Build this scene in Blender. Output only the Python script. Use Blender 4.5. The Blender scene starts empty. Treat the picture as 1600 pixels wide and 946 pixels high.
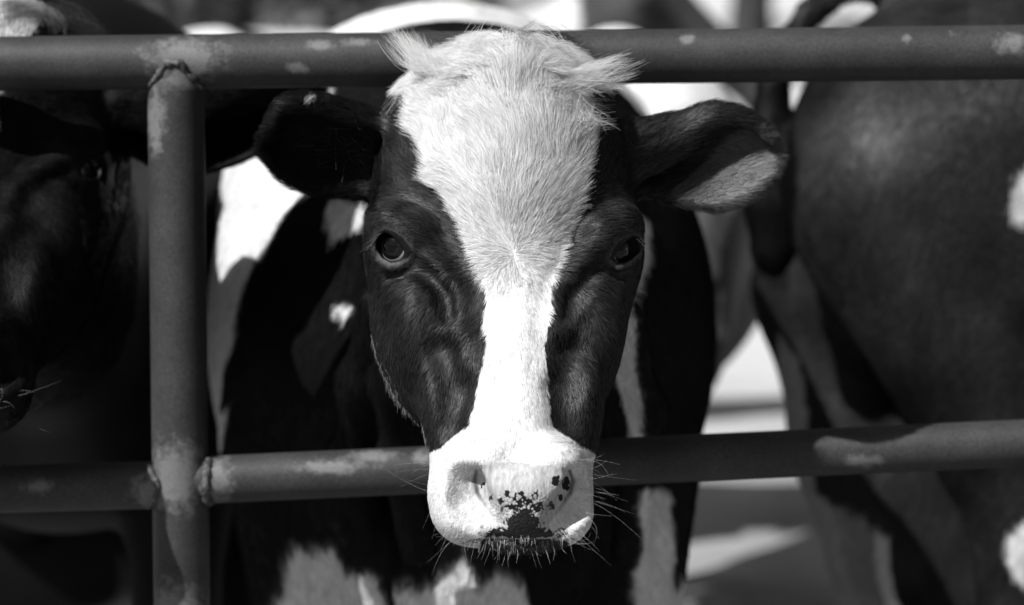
import bpy, math, random
import numpy as np
from mathutils import Vector, Matrix, kdtree

rng = np.random.default_rng(7)
random.seed(7)
SC = bpy.context.scene
COL = SC.collection

# ------------------------------------------------------------------ camera
FPX = 100.0 / 36.0 * 1600.0            # focal length in photo pixels
PITCH = math.radians(5.3)
CAM = np.array([0.0, 0.0, 1.33])
AR = np.array([1.0, 0.0, 0.0])
AF = np.array([0.0, math.cos(PITCH), -math.sin(PITCH)])
AU = np.array([0.0, math.sin(PITCH), math.cos(PITCH)])
cam_data = bpy.data.cameras.new('camera')
cam = bpy.data.objects.new('camera', cam_data)
COL.objects.link(cam)
cam.location = CAM
cam.rotation_euler = (math.radians(90) - PITCH, 0, 0)
cam_data.lens = 100.0
cam_data.sensor_width = 36.0
cam_data.sensor_fit = 'HORIZONTAL'
cam_data.clip_start = 0.1
cam_data.clip_end = 2000
cam_data.dof.use_dof = True
cam_data.dof.focus_distance = 2.78
cam_data.dof.aperture_fstop = 3.6
SC.camera = cam

# ------------------------------------------------------------------ sky, sun, exposure
SUN_EL, SUN_AZ = math.radians(47), math.radians(46)     # azimuth: to the left of the lens, behind it
sun_dir = Vector((-math.cos(SUN_EL) * math.sin(SUN_AZ), -math.cos(SUN_EL) * math.cos(SUN_AZ), math.sin(SUN_EL)))
world = bpy.data.worlds.new('World')
SC.world = world
world.use_nodes = True
wn = world.node_tree
wn.nodes.clear()
sky = wn.nodes.new('ShaderNodeTexSky')
sky.sky_type = 'NISHITA'
sky.sun_disc = False
sky.sun_elevation = SUN_EL
sky.sun_rotation = math.atan2(sun_dir.x, sun_dir.y)
sky.dust_density = 2.0
bw = wn.nodes.new('ShaderNodeRGBToBW')
bg = wn.nodes.new('ShaderNodeBackground')
bg.inputs['Strength'].default_value = 0.05
wo = wn.nodes.new('ShaderNodeOutputWorld')
wn.links.new(sky.outputs[0], bw.inputs[0])
wn.links.new(bw.outputs[0], bg.inputs['Color'])
wn.links.new(bg.outputs[0], wo.inputs['Surface'])
sun_data = bpy.data.lights.new('sun', 'SUN')
sun_data.energy = 5.0
sun_data.angle = math.radians(0.5)
sun_data.color = (1.0, 1.0, 1.0)       # a black-and-white photograph
sun = bpy.data.objects.new('sun', sun_data)
COL.objects.link(sun)
sun.rotation_euler = (-sun_dir).to_track_quat('-Z', 'Y').to_euler()
sun.location = (0, 0, 20)
SC.view_settings.view_transform = 'Standard'
SC.view_settings.look = 'None'
SC.view_settings.exposure = 0.4
SC.view_settings.gamma = 1.0
SC.render.engine = 'CYCLES'
SC.cycles.max_bounces = 6
SC.cycles.diffuse_bounces = 4
SC.cycles.glossy_bounces = 2
SC.cycles.use_denoising = True
SC.cycles_curves.shape = 'RIBBONS'
SC.cycles_curves.subdivisions = 2


# ------------------------------------------------------------------ helpers
def P(px, py, dist):
    """photo pixel at a distance -> world point"""
    return CAM + dist * (AF + (px - 800) / FPX * AR + (473 - py) / FPX * AU)


DREF = 2.8
S = DREF / FPX                          # metres per pixel at the face
ORG = P(805, 385, DREF)
RM = np.stack([AR, AF, AU], axis=1)     # frame -> world


def fr(px, py, dist):
    """point in the head's own frame (x right, y away, z up)"""
    return np.array([(px - 800) / FPX * dist - (805 - 800) * S, dist - DREF, (473 - py) / FPX * dist - (473 - 385) * S])


def tag(o, label=None, cat=None, group=None, kind=None):
    if label: o['label'] = label
    if cat: o['category'] = cat
    if group: o['group'] = group
    if kind: o['kind'] = kind
    return o


def link(name, data, mat=None, parent=None):
    o = bpy.data.objects.new(name, data)
    COL.objects.link(o)
    if mat is not None:
        data.materials.append(mat)
    if parent is not None:
        o.parent = parent
    return o


def mesh_np(name, verts, faces):
    me = bpy.data.meshes.new(name)
    verts = np.asarray(verts, dtype=np.float32)
    faces = np.asarray(faces, dtype=np.int32)
    k = faces.shape[1]
    me.vertices.add(len(verts))
    me.vertices.foreach_set('co', verts.ravel())
    me.loops.add(faces.size)
    me.loops.foreach_set('vertex_index', faces.ravel())
    me.polygons.add(len(faces))
    me.polygons.foreach_set('loop_start', np.arange(0, faces.size, k, dtype=np.int32))
    me.polygons.foreach_set('use_smooth', np.ones(len(faces), dtype=bool))
    me.update(calc_edges=True)
    me.validate()
    return me


def sstep(a, b, x):
    t = np.clip((x - a) / (b - a), 0, 1)
    return t * t * (3 - 2 * t)


def smin(a, b, k):
    h = np.clip(0.5 + 0.5 * (b - a) / k, 0, 1)
    return b + (a - b) * h - k * h * (1 - h)


def smax(a, b, k):
    return -smin(-a, -b, k)


def cubic(xs, ys, x):
    """Catmull-Rom style interpolation through a table"""
    xs = np.asarray(xs, float); ys = np.asarray(ys, float)
    m = np.gradient(ys, xs)
    x = np.clip(x, xs[0], xs[-1])
    i = np.clip(np.searchsorted(xs, x) - 1, 0, len(xs) - 2)
    h = xs[i + 1] - xs[i]
    t = (x - xs[i]) / h
    return ((2 * t**3 - 3 * t**2 + 1) * ys[i] + (t**3 - 2 * t**2 + t) * h * m[i]
            + (-2 * t**3 + 3 * t**2) * ys[i + 1] + (t**3 - t**2) * h * m[i + 1])


def hash3(ix, iy, iz, seed):
    h = (ix * 374761393 + iy * 668265263 + iz * 2147483647 + seed * 974634777) & 0xFFFFFFFF
    h = ((h ^ (h >> 13)) * 1274126177) & 0xFFFFFFFF
    return ((h ^ (h >> 16)) & 0xFFFF) / 65535.0


def noise3(p, scale, seed=0):
    """value noise in [-1, 1]"""
    q = np.asarray(p) / scale
    i = np.floor(q).astype(np.int64)
    f = q - i
    f = f * f * (3 - 2 * f)
    r = 0
    for dx in (0, 1):
        for dy in (0, 1):
            for dz in (0, 1):
                w = (f[:, 0] if dx else 1 - f[:, 0]) * (f[:, 1] if dy else 1 - f[:, 1]) * (f[:, 2] if dz else 1 - f[:, 2])
                r = r + w * hash3(i[:, 0] + dx, i[:, 1] + dy, i[:, 2] + dz, seed)
    return r * 2 - 1


def in_poly(px, py, poly):
    inside = np.zeros(len(px), dtype=bool)
    n = len(poly)
    for i in range(n):
        x1, y1 = poly[i]; x2, y2 = poly[(i + 1) % n]
        c = ((y1 > py) != (y2 > py)) & (px < (x2 - x1) * (py - y1) / (y2 - y1 + 1e-9) + x1)
        inside ^= c
    return inside


# ------------------------------------------------------------------ implicit surfaces on a graded grid
def graded(*segs):
    """segs: start, (end, step), (end, step) ..."""
    a = segs[0]; out = [a]
    for e, st in segs[1:]:
        n = max(1, int(round((e - a) / st)))
        out += list(a + (e - a) * (np.arange(n) + 1) / n)
        a = e
    return np.array(out, dtype=np.float32)


class Field:
    def __init__(self, xs, ys, zs):
        self.x, self.y, self.z = xs, ys, zs
        self.F = np.full((len(xs), len(ys), len(zs)), 0.5, dtype=np.float32)

    def box(self, lo, hi):
        sl = []
        for a, l, h in zip((self.x, self.y, self.z), lo, hi):
            i0 = max(0, np.searchsorted(a, l) - 1); i1 = min(len(a), np.searchsorted(a, h) + 1)
            sl.append(slice(i0, max(i1, i0)))
        X = self.x[sl[0]][:, None, None]; Y = self.y[sl[1]][None, :, None]; Z = self.z[sl[2]][None, None, :]
        return tuple(sl), X, Y, Z

    def put(self, lo, hi, fn, k, mode='u'):
        sl, X, Y, Z = self.box(lo, hi)
        if any(s.stop <= s.start for s in sl): return
        g = fn(X, Y, Z).astype(np.float32)
        A = self.F[sl]
        self.F[sl] = smin(A, g, k) if mode == 'u' else smax(A, -g, k)

    def ell(self, c, r, k=0.03, mode='u', R=None):
        c = np.asarray(c, float); r = np.asarray(r, float)
        m = (r.max() if R is not None else r) + max(k, 0.02) * 1.5
        def fn(X, Y, Z):
            dx, dy, dz = X - c[0], Y - c[1], Z - c[2]
            if R is not None:
                dx, dy, dz = (R[0][0] * dx + R[0][1] * dy + R[0][2] * dz, R[1][0] * dx + R[1][1] * dy + R[1][2] * dz,
                              R[2][0] * dx + R[2][1] * dy + R[2][2] * dz)
            k0 = np.sqrt((dx / r[0])**2 + (dy / r[1])**2 + (dz / r[2])**2) + 1e-6
            k1 = np.sqrt((dx / r[0]**2)**2 + (dy / r[1]**2)**2 + (dz / r[2]**2)**2) + 1e-6
            return k0 * (k0 - 1) / k1
        self.put(c - m, c + m, fn, k, mode)

    def cone(self, a, b, ra, rb, k=0.03, mode='u', flat=1.0):
        """tapered capsule; flat > 1 squeezes it sideways (x)"""
        a = np.asarray(a, float); b = np.asarray(b, float)
        m = max(ra, rb) + max(k, 0.02) * 1.5
        d = b - a; L2 = float(d @ d) + 1e-9
        def fn(X, Y, Z):
            t = np.clip(((X - a[0]) * d[0] + (Y - a[1]) * d[1] + (Z - a[2]) * d[2]) / L2, 0, 1)
            return np.sqrt(((X - a[0] - t * d[0]) * flat)**2 + (Y - a[1] - t * d[1])**2 + (Z - a[2] - t * d[2])**2) - (ra + (rb - ra) * t)
        self.put(np.minimum(a, b) - m, np.maximum(a, b) + m, fn, k, mode)

    def chain(self, pts, rads, k=0.02, mode='u'):
        for i in range(len(pts) - 1):
            self.cone(pts[i], pts[i + 1], rads[i], rads[i + 1], k, mode)

    def balls(self, pts, r, k=0.01, mode='u'):
        """union of many small balls: thin curved sheets such as ears"""
        pts = np.asarray(pts, np.float32); m = float(np.max(r)) + 0.02
        r = np.broadcast_to(np.asarray(r, np.float32), (len(pts),))
        sl, X, Y, Z = self.box(pts.min(0) - m, pts.max(0) + m)
        shp = self.F[sl].shape
        G = np.stack(np.broadcast_arrays(X, Y, Z), -1).reshape(-1, 3)
        near = np.empty(len(G), np.float32)
        p2 = (pts**2).sum(1)
        for i in range(0, len(G), 40000):
            g = G[i:i + 40000]
            d2 = (g**2).sum(1)[:, None] + p2[None] - 2 * g @ pts.T
            j = d2.argmin(1)
            near[i:i + 40000] = np.sqrt(np.maximum(d2[np.arange(len(g)), j], 0)) - r[j]
        self.F[sl] = smin(self.F[sl], near.reshape(shp), k) if mode == 'u' else smax(self.F[sl], -near.reshape(shp), k)

    def mesh(self, name):
        F = self.F; nx, ny, nz = F.shape
        s = F < 0
        cnt = np.zeros((nx - 1, ny - 1, nz - 1), np.int8)
        for i in (0, 1):
            for j in (0, 1):
                for k in (0, 1):
                    cnt += s[i:nx - 1 + i, j:ny - 1 + j, k:nz - 1 + k]
        act = np.argwhere((cnt > 0) & (cnt < 8))
        idx = np.full(cnt.shape, -1, np.int32)
        idx[act[:, 0], act[:, 1], act[:, 2]] = np.arange(len(act))
        corner = [(i, j, k) for i in (0, 1) for j in (0, 1) for k in (0, 1)]
        val = np.stack([F[act[:, 0] + i, act[:, 1] + j, act[:, 2] + k] for i, j, k in corner], 1)
        acc = np.zeros((len(act), 3)); n = np.zeros(len(act))
        for a in range(8):
            for b in range(a + 1, 8):
                ca, cb = np.array(corner[a]), np.array(corner[b])
                if np.abs(ca - cb).sum() != 1: continue
                va, vb = val[:, a], val[:, b]
                m = (va < 0) != (vb < 0)
                t = va[m] / (va[m] - vb[m])
                acc[m] += ca[None] + (cb - ca)[None] * t[:, None]
                n[m] += 1
        loc = acc / n[:, None]
        V = np.empty_like(loc)
        for ax, g in enumerate((self.x, self.y, self.z)):
            i = act[:, ax]
            V[:, ax] = g[i] + (g[i + 1] - g[i]) * loc[:, ax]
        quads = []
        for ax in range(3):
            o1, o2 = [(1, 2), (2, 0), (0, 1)][ax]
            sa = [slice(None)] * 3; sb = [slice(None)] * 3
            sa[ax] = slice(0, F.shape[ax] - 1); sb[ax] = slice(1, F.shape[ax])
            e = s[tuple(sa)] != s[tuple(sb)]
            pos = np.argwhere(e)
            pos = pos[(pos[:, o1] > 0) & (pos[:, o2] > 0) & (pos[:, o1] < F.shape[o1] - 1) & (pos[:, o2] < F.shape[o2] - 1)]
            def cell(d1, d2):
                q = pos.copy(); q[:, o1] -= d1; q[:, o2] -= d2
                return idx[q[:, 0], q[:, 1], q[:, 2]]
            Q = np.stack([cell(1, 1), cell(0, 1), cell(0, 0), cell(1, 0)], 1)
            inside_first = s[pos[:, 0], pos[:, 1], pos[:, 2]]
            Q[~inside_first] = Q[~inside_first][:, ::-1]
            quads.append(Q)
        Q = np.concatenate(quads)
        Q = Q[(Q >= 0).all(1)]
        # two light smoothing passes
        for _ in range(2):
            A = np.zeros_like(V); c = np.zeros(len(V))
            for a in range(4):
                for b in ((a + 1) % 4, (a + 3) % 4):
                    np.add.at(A, Q[:, a], V[Q[:, b]]); np.add.at(c, Q[:, a], 1)
            V = 0.55 * V + 0.45 * A / np.maximum(c, 1)[:, None]
        return V, Q


def bspline_sheet(ctrl, nu, nv):
    """smooth sheet of points through a grid of control points [u][v]"""
    C = np.array(ctrl, float)
    U = np.linspace(0, C.shape[0] - 1, nu); V = np.linspace(0, C.shape[1] - 1, nv)
    A = np.stack([[cubic(np.arange(C.shape[0]), C[:, v, d], U) for d in range(3)] for v in range(C.shape[1])], 0)  # v,3,nu
    out = np.zeros((nu, nv, 3))
    for i in range(nu):
        for d in range(3):
            out[i, :, d] = cubic(np.arange(C.shape[1]), A[:, d, i], V)
    return out.reshape(-1, 3)


# ------------------------------------------------------------------ materials (all grey: the photograph is black and white)
def new_mat(name):
    m = bpy.data.materials.new(name); m.use_nodes = True
    nt = m.node_tree
    b = nt.nodes['Principled BSDF']
    return m, nt, b


def nd(nt, typ, **kw):
    n = nt.nodes.new(typ)
    for k, v in kw.items(): setattr(n, k, v)
    return n


def math_node(nt, op, a=None, b=None):
    n = nd(nt, 'ShaderNodeMath', operation=op)
    for i, v in enumerate((a, b)):
        if v is None: continue
        if isinstance(v, (int, float)): n.inputs[i].default_value = v
        else: nt.links.new(v, n.inputs[i])
    return n.outputs[0]


def noise_node(nt, vec, scale, detail=4, rough=0.6, dist=0.0):
    n = nd(nt, 'ShaderNodeTexNoise')
    n.inputs['Scale'].default_value = scale; n.inputs['Detail'].default_value = detail
    n.inputs['Roughness'].default_value = rough; n.inputs['Distortion'].default_value = dist
    if vec is not None: nt.links.new(vec, n.inputs['Vector'])
    return n.outputs['Fac']


def ramp(nt, fac, stops):
    r = nd(nt, 'ShaderNodeValToRGB')
    while len(r.color_ramp.elements) < len(stops): r.color_ramp.elements.new(0.5)
    for e, (p, v) in zip(r.color_ramp.elements, stops):
        e.position = p; e.color = (v, v, v, 1)
    nt.links.new(fac, r.inputs['Fac'])
    return r.outputs['Color']


def bump(nt, b, height, strength, dist=0.01):
    n = nd(nt, 'ShaderNodeBump'); n.inputs['Strength'].default_value = strength; n.inputs['Distance'].default_value = dist
    nt.links.new(height, n.inputs['Height']); nt.links.new(n.outputs[0], b.inputs['Normal'])


def coat_mat(name, stretch=(60, 60, 14), rough=0.55, nose=False):
    """short hide: tone attribute, streaky fur bump, mottled nose skin"""
    m, nt, b = new_mat(name)
    at = nd(nt, 'ShaderNodeAttribute', attribute_name='tone')
    tc = nd(nt, 'ShaderNodeTexCoord')
    mp = nd(nt, 'ShaderNodeMapping'); mp.inputs['Scale'].default_value = stretch
    nt.links.new(tc.outputs['Object'], mp.inputs['Vector'])
    n1 = noise_node(nt, mp.outputs[0], 4.0, 5, 0.65)
    n2 = noise_node(nt, tc.outputs['Object'], 9.0, 4, 0.6)
    v1 = ramp(nt, n1, [(0.3, 0.65), (0.7, 1.3)])
    v2 = ramp(nt, n2, [(0.3, 0.75), (0.7, 1.2)])
    c = math_node(nt, 'MULTIPLY', math_node(nt, 'MULTIPLY', at.outputs['Fac'], v1), v2)
    if nose:
        pm = nd(nt, 'ShaderNodeAttribute', attribute_name='mottle')
        vo = nd(nt, 'ShaderNodeTexVoronoi', feature='F1'); vo.inputs['Scale'].default_value = 340
        nt.links.new(tc.outputs['Object'], vo.inputs['Vector'])
        n3 = noise_node(nt, tc.outputs['Object'], 130, 3, 0.6)
        th = math_node(nt, 'ADD', math_node(nt, 'SUBTRACT', 0.78, math_node(nt, 'MULTIPLY', vo.outputs['Distance'], 0.85)), math_node(nt, 'MULTIPLY', math_node(nt, 'SUBTRACT', n3, 0.5), 1.1))
        dark = math_node(nt, 'MULTIPLY', math_node(nt, 'SUBTRACT', math_node(nt, 'SUBTRACT', math_node(nt, 'MULTIPLY', pm.outputs['Fac'], 1.3), 0.3), th), 6.0)
        dk = nd(nt, 'ShaderNodeClamp'); nt.links.new(dark, dk.inputs['Value'])
        mx = nd(nt, 'ShaderNodeMix', data_type='FLOAT')
        nt.links.new(dk.outputs[0], mx.inputs['Factor']); nt.links.new(c, mx.inputs['A']); mx.inputs['B'].default_value = 0.012
        c = mx.outputs[0]
    nt.links.new(c, b.inputs['Base Color'])
    b.inputs['Roughness'].default_value = rough
    if nose:                # bare moist skin of the nose pad
        wa = nd(nt, 'ShaderNodeAttribute', attribute_name='moist')
        mr = nd(nt, 'ShaderNodeMapRange'); nt.links.new(wa.outputs['Fac'], mr.inputs['Value'])
        mr.inputs['To Min'].default_value = rough; mr.inputs['To Max'].default_value = 0.28
        nt.links.new(mr.outputs[0], b.inputs['Roughness'])
        ms = nd(nt, 'ShaderNodeMapRange'); nt.links.new(wa.outputs['Fac'], ms.inputs['Value'])
        ms.inputs['To Min'].default_value = 0.1; ms.inputs['To Max'].default_value = 0.28
        nt.links.new(ms.outputs[0], b.inputs['Specular IOR Level'])
    if nose:
        peb = math_node(nt, 'MULTIPLY', math_node(nt, 'MULTIPLY', vo.outputs['Distance'], -1.1), wa.outputs['Fac'])
        bump(nt, b, math_node(nt, 'ADD', peb, n1), 0.5, 0.003)
    else:
        b.inputs['Specular IOR Level'].default_value = 0.1
        bump(nt, b, n1, 0.5, 0.004)
    return m


def fur_mat(name, rough=0.30):
    """hair lit mostly by the lie of the hide under it, with a streak of gloss along each strand"""
    m, nt, b = new_mat(name)
    nt.nodes.remove(b)
    out = nt.nodes['Material Output']
    at = nd(nt, 'ShaderNodeAttribute', attribute_name='tone')
    na = nd(nt, 'ShaderNodeAttribute', attribute_name='hide_normal')
    vt = nd(nt, 'ShaderNodeVectorTransform', vector_type='NORMAL', convert_from='OBJECT', convert_to='WORLD')
    nt.links.new(na.outputs['Vector'], vt.inputs[0])
    geo = nd(nt, 'ShaderNodeNewGeometry')
    sc = nd(nt, 'ShaderNodeVectorMath', operation='SCALE'); sc.inputs['Scale'].default_value = 0.35
    nt.links.new(geo.outputs['Normal'], sc.inputs[0])
    av = nd(nt, 'ShaderNodeVectorMath', operation='ADD'); nt.links.new(vt.outputs[0], av.inputs[0]); nt.links.new(sc.outputs[0], av.inputs[1])
    nn = nd(nt, 'ShaderNodeVectorMath', operation='NORMALIZE'); nt.links.new(av.outputs[0], nn.inputs[0])
    df = nd(nt, 'ShaderNodeBsdfDiffuse'); nt.links.new(at.outputs['Fac'], df.inputs['Color']); nt.links.new(nn.outputs[0], df.inputs['Normal'])
    tr = nd(nt, 'ShaderNodeBsdfTranslucent'); nt.links.new(at.outputs['Fac'], tr.inputs['Color'])
    mx = nd(nt, 'ShaderNodeMixShader'); mx.inputs[0].default_value = 0.14
    nt.links.new(df.outputs[0], mx.inputs[1]); nt.links.new(tr.outputs[0], mx.inputs[2])
    gl = math_node(nt, 'MINIMUM', math_node(nt, 'MULTIPLY', at.outputs['Fac'], 1.9), 0.05)
    gs = nd(nt, 'ShaderNodeBsdfGlossy'); gs.inputs['Roughness'].default_value = 0.46
    nt.links.new(gl, gs.inputs['Color']); nt.links.new(nn.outputs[0], gs.inputs['Normal'])
    hr = nd(nt, 'ShaderNodeBsdfHair', component='Reflection')
    hl = math_node(nt, 'MULTIPLY', gl, 0.25); nt.links.new(hl, hr.inputs['Color'])
    hr.inputs['RoughnessU'].default_value = rough; hr.inputs['RoughnessV'].default_value = 0.5
    hr.inputs['Offset'].default_value = math.radians(-6)
    a1 = nd(nt, 'ShaderNodeAddShader'); a2 = nd(nt, 'ShaderNodeAddShader')
    nt.links.new(mx.outputs[0], a1.inputs[0]); nt.links.new(gs.outputs[0], a1.inputs[1])
    nt.links.new(a1.outputs[0], a2.inputs[0]); nt.links.new(hr.outputs[0], a2.inputs[1])
    nt.links.new(a2.outputs[0], out.inputs['Surface'])
    return m


M_HIDE = coat_mat('cow_hide', nose=True)
M_COAT = coat_mat('cow_coat')
M_FUR = fur_mat('cow_fur')


def pipe_mat():
    m, nt, b = new_mat('painted_steel_pipe')
    tc = nd(nt, 'ShaderNodeTexCoord')
    at = nd(nt, 'ShaderNodeAttribute', attribute_name='scour')      # ground-off paint round the welds and rubbed spots
    n1 = noise_node(nt, tc.outputs['Object'], 14, 6, 0.65)
    n2 = noise_node(nt, tc.outputs['Object'], 420, 4, 0.7)
    n3 = noise_node(nt, tc.outputs['Object'], 85, 6, 0.75)
    base = ramp(nt, n1, [(0.3, 0.024), (0.7, 0.044)])
    g = ramp(nt, n2, [(0.3, 0.45), (0.7, 1.5)])
    chips = ramp(nt, n3, [(0.68, 0.0), (0.78, 0.08)])
    c = math_node(nt, 'ADD', math_node(nt, 'MULTIPLY', base, g), math_node(nt, 'MULTIPLY', chips, 0.5))
    edge = math_node(nt, 'ADD', at.outputs['Fac'], math_node(nt, 'MULTIPLY', math_node(nt, 'SUBTRACT', n3, 0.5), 1.9))
    ed = ramp(nt, edge, [(0.38, 0.0), (0.85, 1.0)])
    bare = math_node(nt, 'MULTIPLY', ramp(nt, n2, [(0.3, 0.75), (0.7, 1.2)]), 0.135)
    mx = nd(nt, 'ShaderNodeMix', data_type='FLOAT')
    nt.links.new(ed, mx.inputs['Factor']); nt.links.new(c, mx.inputs['A']); nt.links.new(bare, mx.inputs['B'])
    nt.links.new(mx.outputs[0], b.inputs['Base Color'])
    b.inputs['Roughness'].default_value = 0.55
    b.inputs['Specular IOR Level'].default_value = 0.3
    bump(nt, b, n2, 0.35, 0.0012)
    return m


M_PIPE = pipe_mat()


def plain_mat(name, lo, hi, scale, rough=0.8, detail=5, bstr=0.3, bdist=0.02, spec=0.3):
    m, nt, b = new_mat(name)
    tc = nd(nt, 'ShaderNodeTexCoord')
    n1 = noise_node(nt, tc.outputs['Object'], scale, detail, 0.62)
    nt.links.new(ramp(nt, n1, [(0.3, lo), (0.7, hi)]), b.inputs['Base Color'])
    b.inputs['Roughness'].default_value = rough
    b.inputs['Specular IOR Level'].default_value = spec
    bump(nt, b, n1, bstr, bdist)
    return m


# ------------------------------------------------------------------ ground
def terrain_z(x, y):
    t = np.maximum(y - 16, 0)
    return 0.17 * t * t / (t + 12) * np.exp(-np.maximum(t - 300, 0) / 400)


def ground():
    n = 140
    xs = np.sign(np.linspace(-1, 1, n)) * np.abs(np.linspace(-1, 1, n))**3 * 300
    ys = np.linspace(0, 1, n)**3 * 600 - 6
    X, Y = np.meshgrid(xs, ys)
    p = np.stack([X.ravel(), Y.ravel(), np.zeros(X.size)], 1)
    near = np.exp(-(Y.ravel() / 25)**2)
    p[:, 2] = (noise3(p, 0.9, 3) * 0.02 + noise3(p, 0.35, 4) * 0.012) * near + terrain_z(p[:, 0], p[:, 1])
    i = np.arange(n * n).reshape(n, n)
    f = np.stack([i[:-1, :-1], i[:-1, 1:], i[1:, 1:], i[1:, :-1]], -1).reshape(-1, 4)
    m, nt, b = new_mat('dry_corral_dirt')
    tc = nd(nt, 'ShaderNodeTexCoord')
    n1 = noise_node(nt, tc.outputs['Object'], 1.9, 6, 0.65, 0.4)
    n2 = noise_node(nt, tc.outputs['Object'], 22, 5, 0.7)
    n3 = noise_node(nt, tc.outputs['Object'], 0.4, 4, 0.6)
    a = ramp(nt, n1, [(0.36, 0.05), (0.5, 0.20), (0.7, 0.34)])
    g = ramp(nt, n2, [(0.3, 0.7), (0.7, 1.25)])
    sp = nd(nt, 'ShaderNodeSeparateXYZ'); nt.links.new(tc.outputs['Object'], sp.inputs[0])
    yy = math_node(nt, 'ADD', sp.outputs['Y'], math_node(nt, 'MULTIPLY', n3, 6.0))
    mr = nd(nt, 'ShaderNodeMapRange'); nt.links.new(yy, mr.inputs['Value'])
    mr.inputs['From Min'].default_value = 9.5; mr.inputs['From Max'].default_value = 14.0      # bleached dry pasture beyond the pen
    straw = ramp(nt, n3, [(0.3, 0.46), (0.7, 0.60)])
    mx = nd(nt, 'ShaderNodeMix', data_type='FLOAT')
    nt.links.new(mr.outputs[0], mx.inputs['Factor']); nt.links.new(math_node(nt, 'MULTIPLY', a, g), mx.inputs['A']); nt.links.new(straw, mx.inputs['B'])
    nt.links.new(mx.outputs[0], b.inputs['Base Color'])
    b.inputs['Roughness'].default_value = 0.95
    bump(nt, b, n2, 0.6, 0.03)
    o = link('ground', mesh_np('ground', p, f), m)
    tag(o, kind='structure')


ground()


# ------------------------------------------------------------------ pipe fence
FD = 3.12                                # distance of the fence
fence = bpy.data.objects.new('pipe_fence', None)
COL.objects.link(fence)
post_x = P(276, 400, FD)[0]
fence.location = (post_x, P(276, 400, FD)[1], 0)
tag(fence, 'dark welded steel pipe fence with scuffed rails in front of the cows', 'fence')
FLOC = np.array(fence.location)


def pipe(name, a, b, r, scours=(), segs=48, rings=None, parent=fence, wob=0.0):
    a = np.asarray(a, float) - FLOC; b = np.asarray(b, float) - FLOC
    d = b - a; L = np.linalg.norm(d); d /= L
    e1 = np.cross(d, [0, 0, 1] if abs(d[2]) < 0.9 else [0, 1, 0]); e1 /= np.linalg.norm(e1); e2 = np.cross(d, e1)
    n = rings or max(4, int(L / 0.008))
    t = np.linspace(0, L, n); th = np.linspace(0, 2 * np.pi, segs, endpoint=False)
    V = (a + t[:, None, None] * d + r * (np.cos(th)[None, :, None] * e1 + np.sin(th)[None, :, None] * e2)).reshape(-1, 3)
    i = np.arange(n * segs).reshape(n, segs)
    f = np.stack([i[:-1], np.roll(i[:-1], -1, 1), np.roll(i[1:], -1, 1), i[1:]], -1).reshape(-1, 4)
    me = mesh_np(name, V, f)
    sc = np.zeros(len(V), np.float32)
    for c, rad in scours:
        q = (V + FLOC - np.asarray(c)) / np.asarray(rad)
        sc = np.maximum(sc, np.clip(1.15 - 0.65 * np.sqrt((q**2).sum(1)), 0, 1))
    at = me.attributes.new('scour', 'FLOAT', 'POINT'); at.data.foreach_set('value', sc)
    return link(name, me, M_PIPE, parent)


def weld(name, pts, r, parent, seed=0):
    """lumpy weld bead along a path"""
    pts = np.asarray(pts, float) - FLOC
    n, k = len(pts), 10
    V = []
    for i in range(n):
        d = pts[min(i + 1, n - 1)] - pts[max(i - 1, 0)]; d /= np.linalg.norm(d) + 1e-9
        e1 = np.cross(d, [0, 1, 0.2]); e1 /= np.linalg.norm(e1) + 1e-9; e2 = np.cross(d, e1)
        rr = r * (0.6 + 0.45 * abs(math.sin(i * 0.55 + seed)) + 0.35 * random.random()) * (0.3 if i in (0, n - 1) else 1)
        for j in range(k):
            a = 2 * math.pi * j / k
            V.append(pts[i] + rr * (0.85 + 0.3 * random.random()) * (math.cos(a) * e1 + math.sin(a) * e2))
    i = np.arange(n * k).reshape(n, k)
    f = np.stack([i[:-1], np.roll(i[:-1], -1, 1), np.roll(i[1:], -1, 1), i[1:]], -1).reshape(-1, 4)
    me = mesh_np(name, V, f)
    sc = np.full(len(V), 0.5, np.float32) + rng.uniform(-0.35, 0.3, len(V)).astype(np.float32)
    at = me.attributes.new('scour', 'FLOAT', 'POINT'); at.data.foreach_set('value', sc)
    return link(name, me, M_PIPE, parent)


PXM = FD / FPX
FY = P(276, 97, FD)[1]


def PF(px, py, off=0.0):
    """photo pixel -> point on the upright plane of the fence (off: towards the lens)"""
    r = AF + (px - 800) / FPX * AR + (473 - py) / FPX * AU
    return CAM + r * ((FY - off) / r[1])


RT, RL, RP = 42.5 * PXM, 37.5 * PXM, 44.5 * PXM
def along(p, q, px):
    t = (px - p[0]) / (q[0] - p[0]); return p[1] + t * (q[1] - p[1])
top0, top1 = (0, 100), (1600, 82)
tr = pipe('top_rail', PF(-900, along(top0, top1, -900)), PF(2500, along(top0, top1, 2500)), RT,
          [(PF(288, 88, RT), (0.042, 0.03, 0.026)), (PF(1420, 60, RT), (0.006, 0.02, 0.005)),
           (PF(500, 70, RT), (0.018, 0.03, 0.006)), (PF(465, 106, RT), (0.012, 0.03, 0.006)), (PF(560, 66, RT), (0.02, 0.03, 0.005)),
           (PF(1075, 60, RT), (0.010, 0.02, 0.006)), (PF(1492, 50, RT), (0.004, 0.02, 0.005)), (PF(1580, 68, RT), (0.02, 0.02, 0.012))])
tz = PF(276, 97)
post = pipe('post', [post_x, tz[1], -0.4], [post_x - 0.001, tz[1], tz[2] - 0.004], RP,
            [(PF(240, 190, RP * 0.8), (0.014, 0.04, 0.035)), (PF(285, 125, RP), (0.03, 0.04, 0.012)),
             (PF(272, 745, RP), (0.036, 0.05, 0.040)), (PF(275, 960, RP), (0.035, 0.05, 0.035))])
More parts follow.
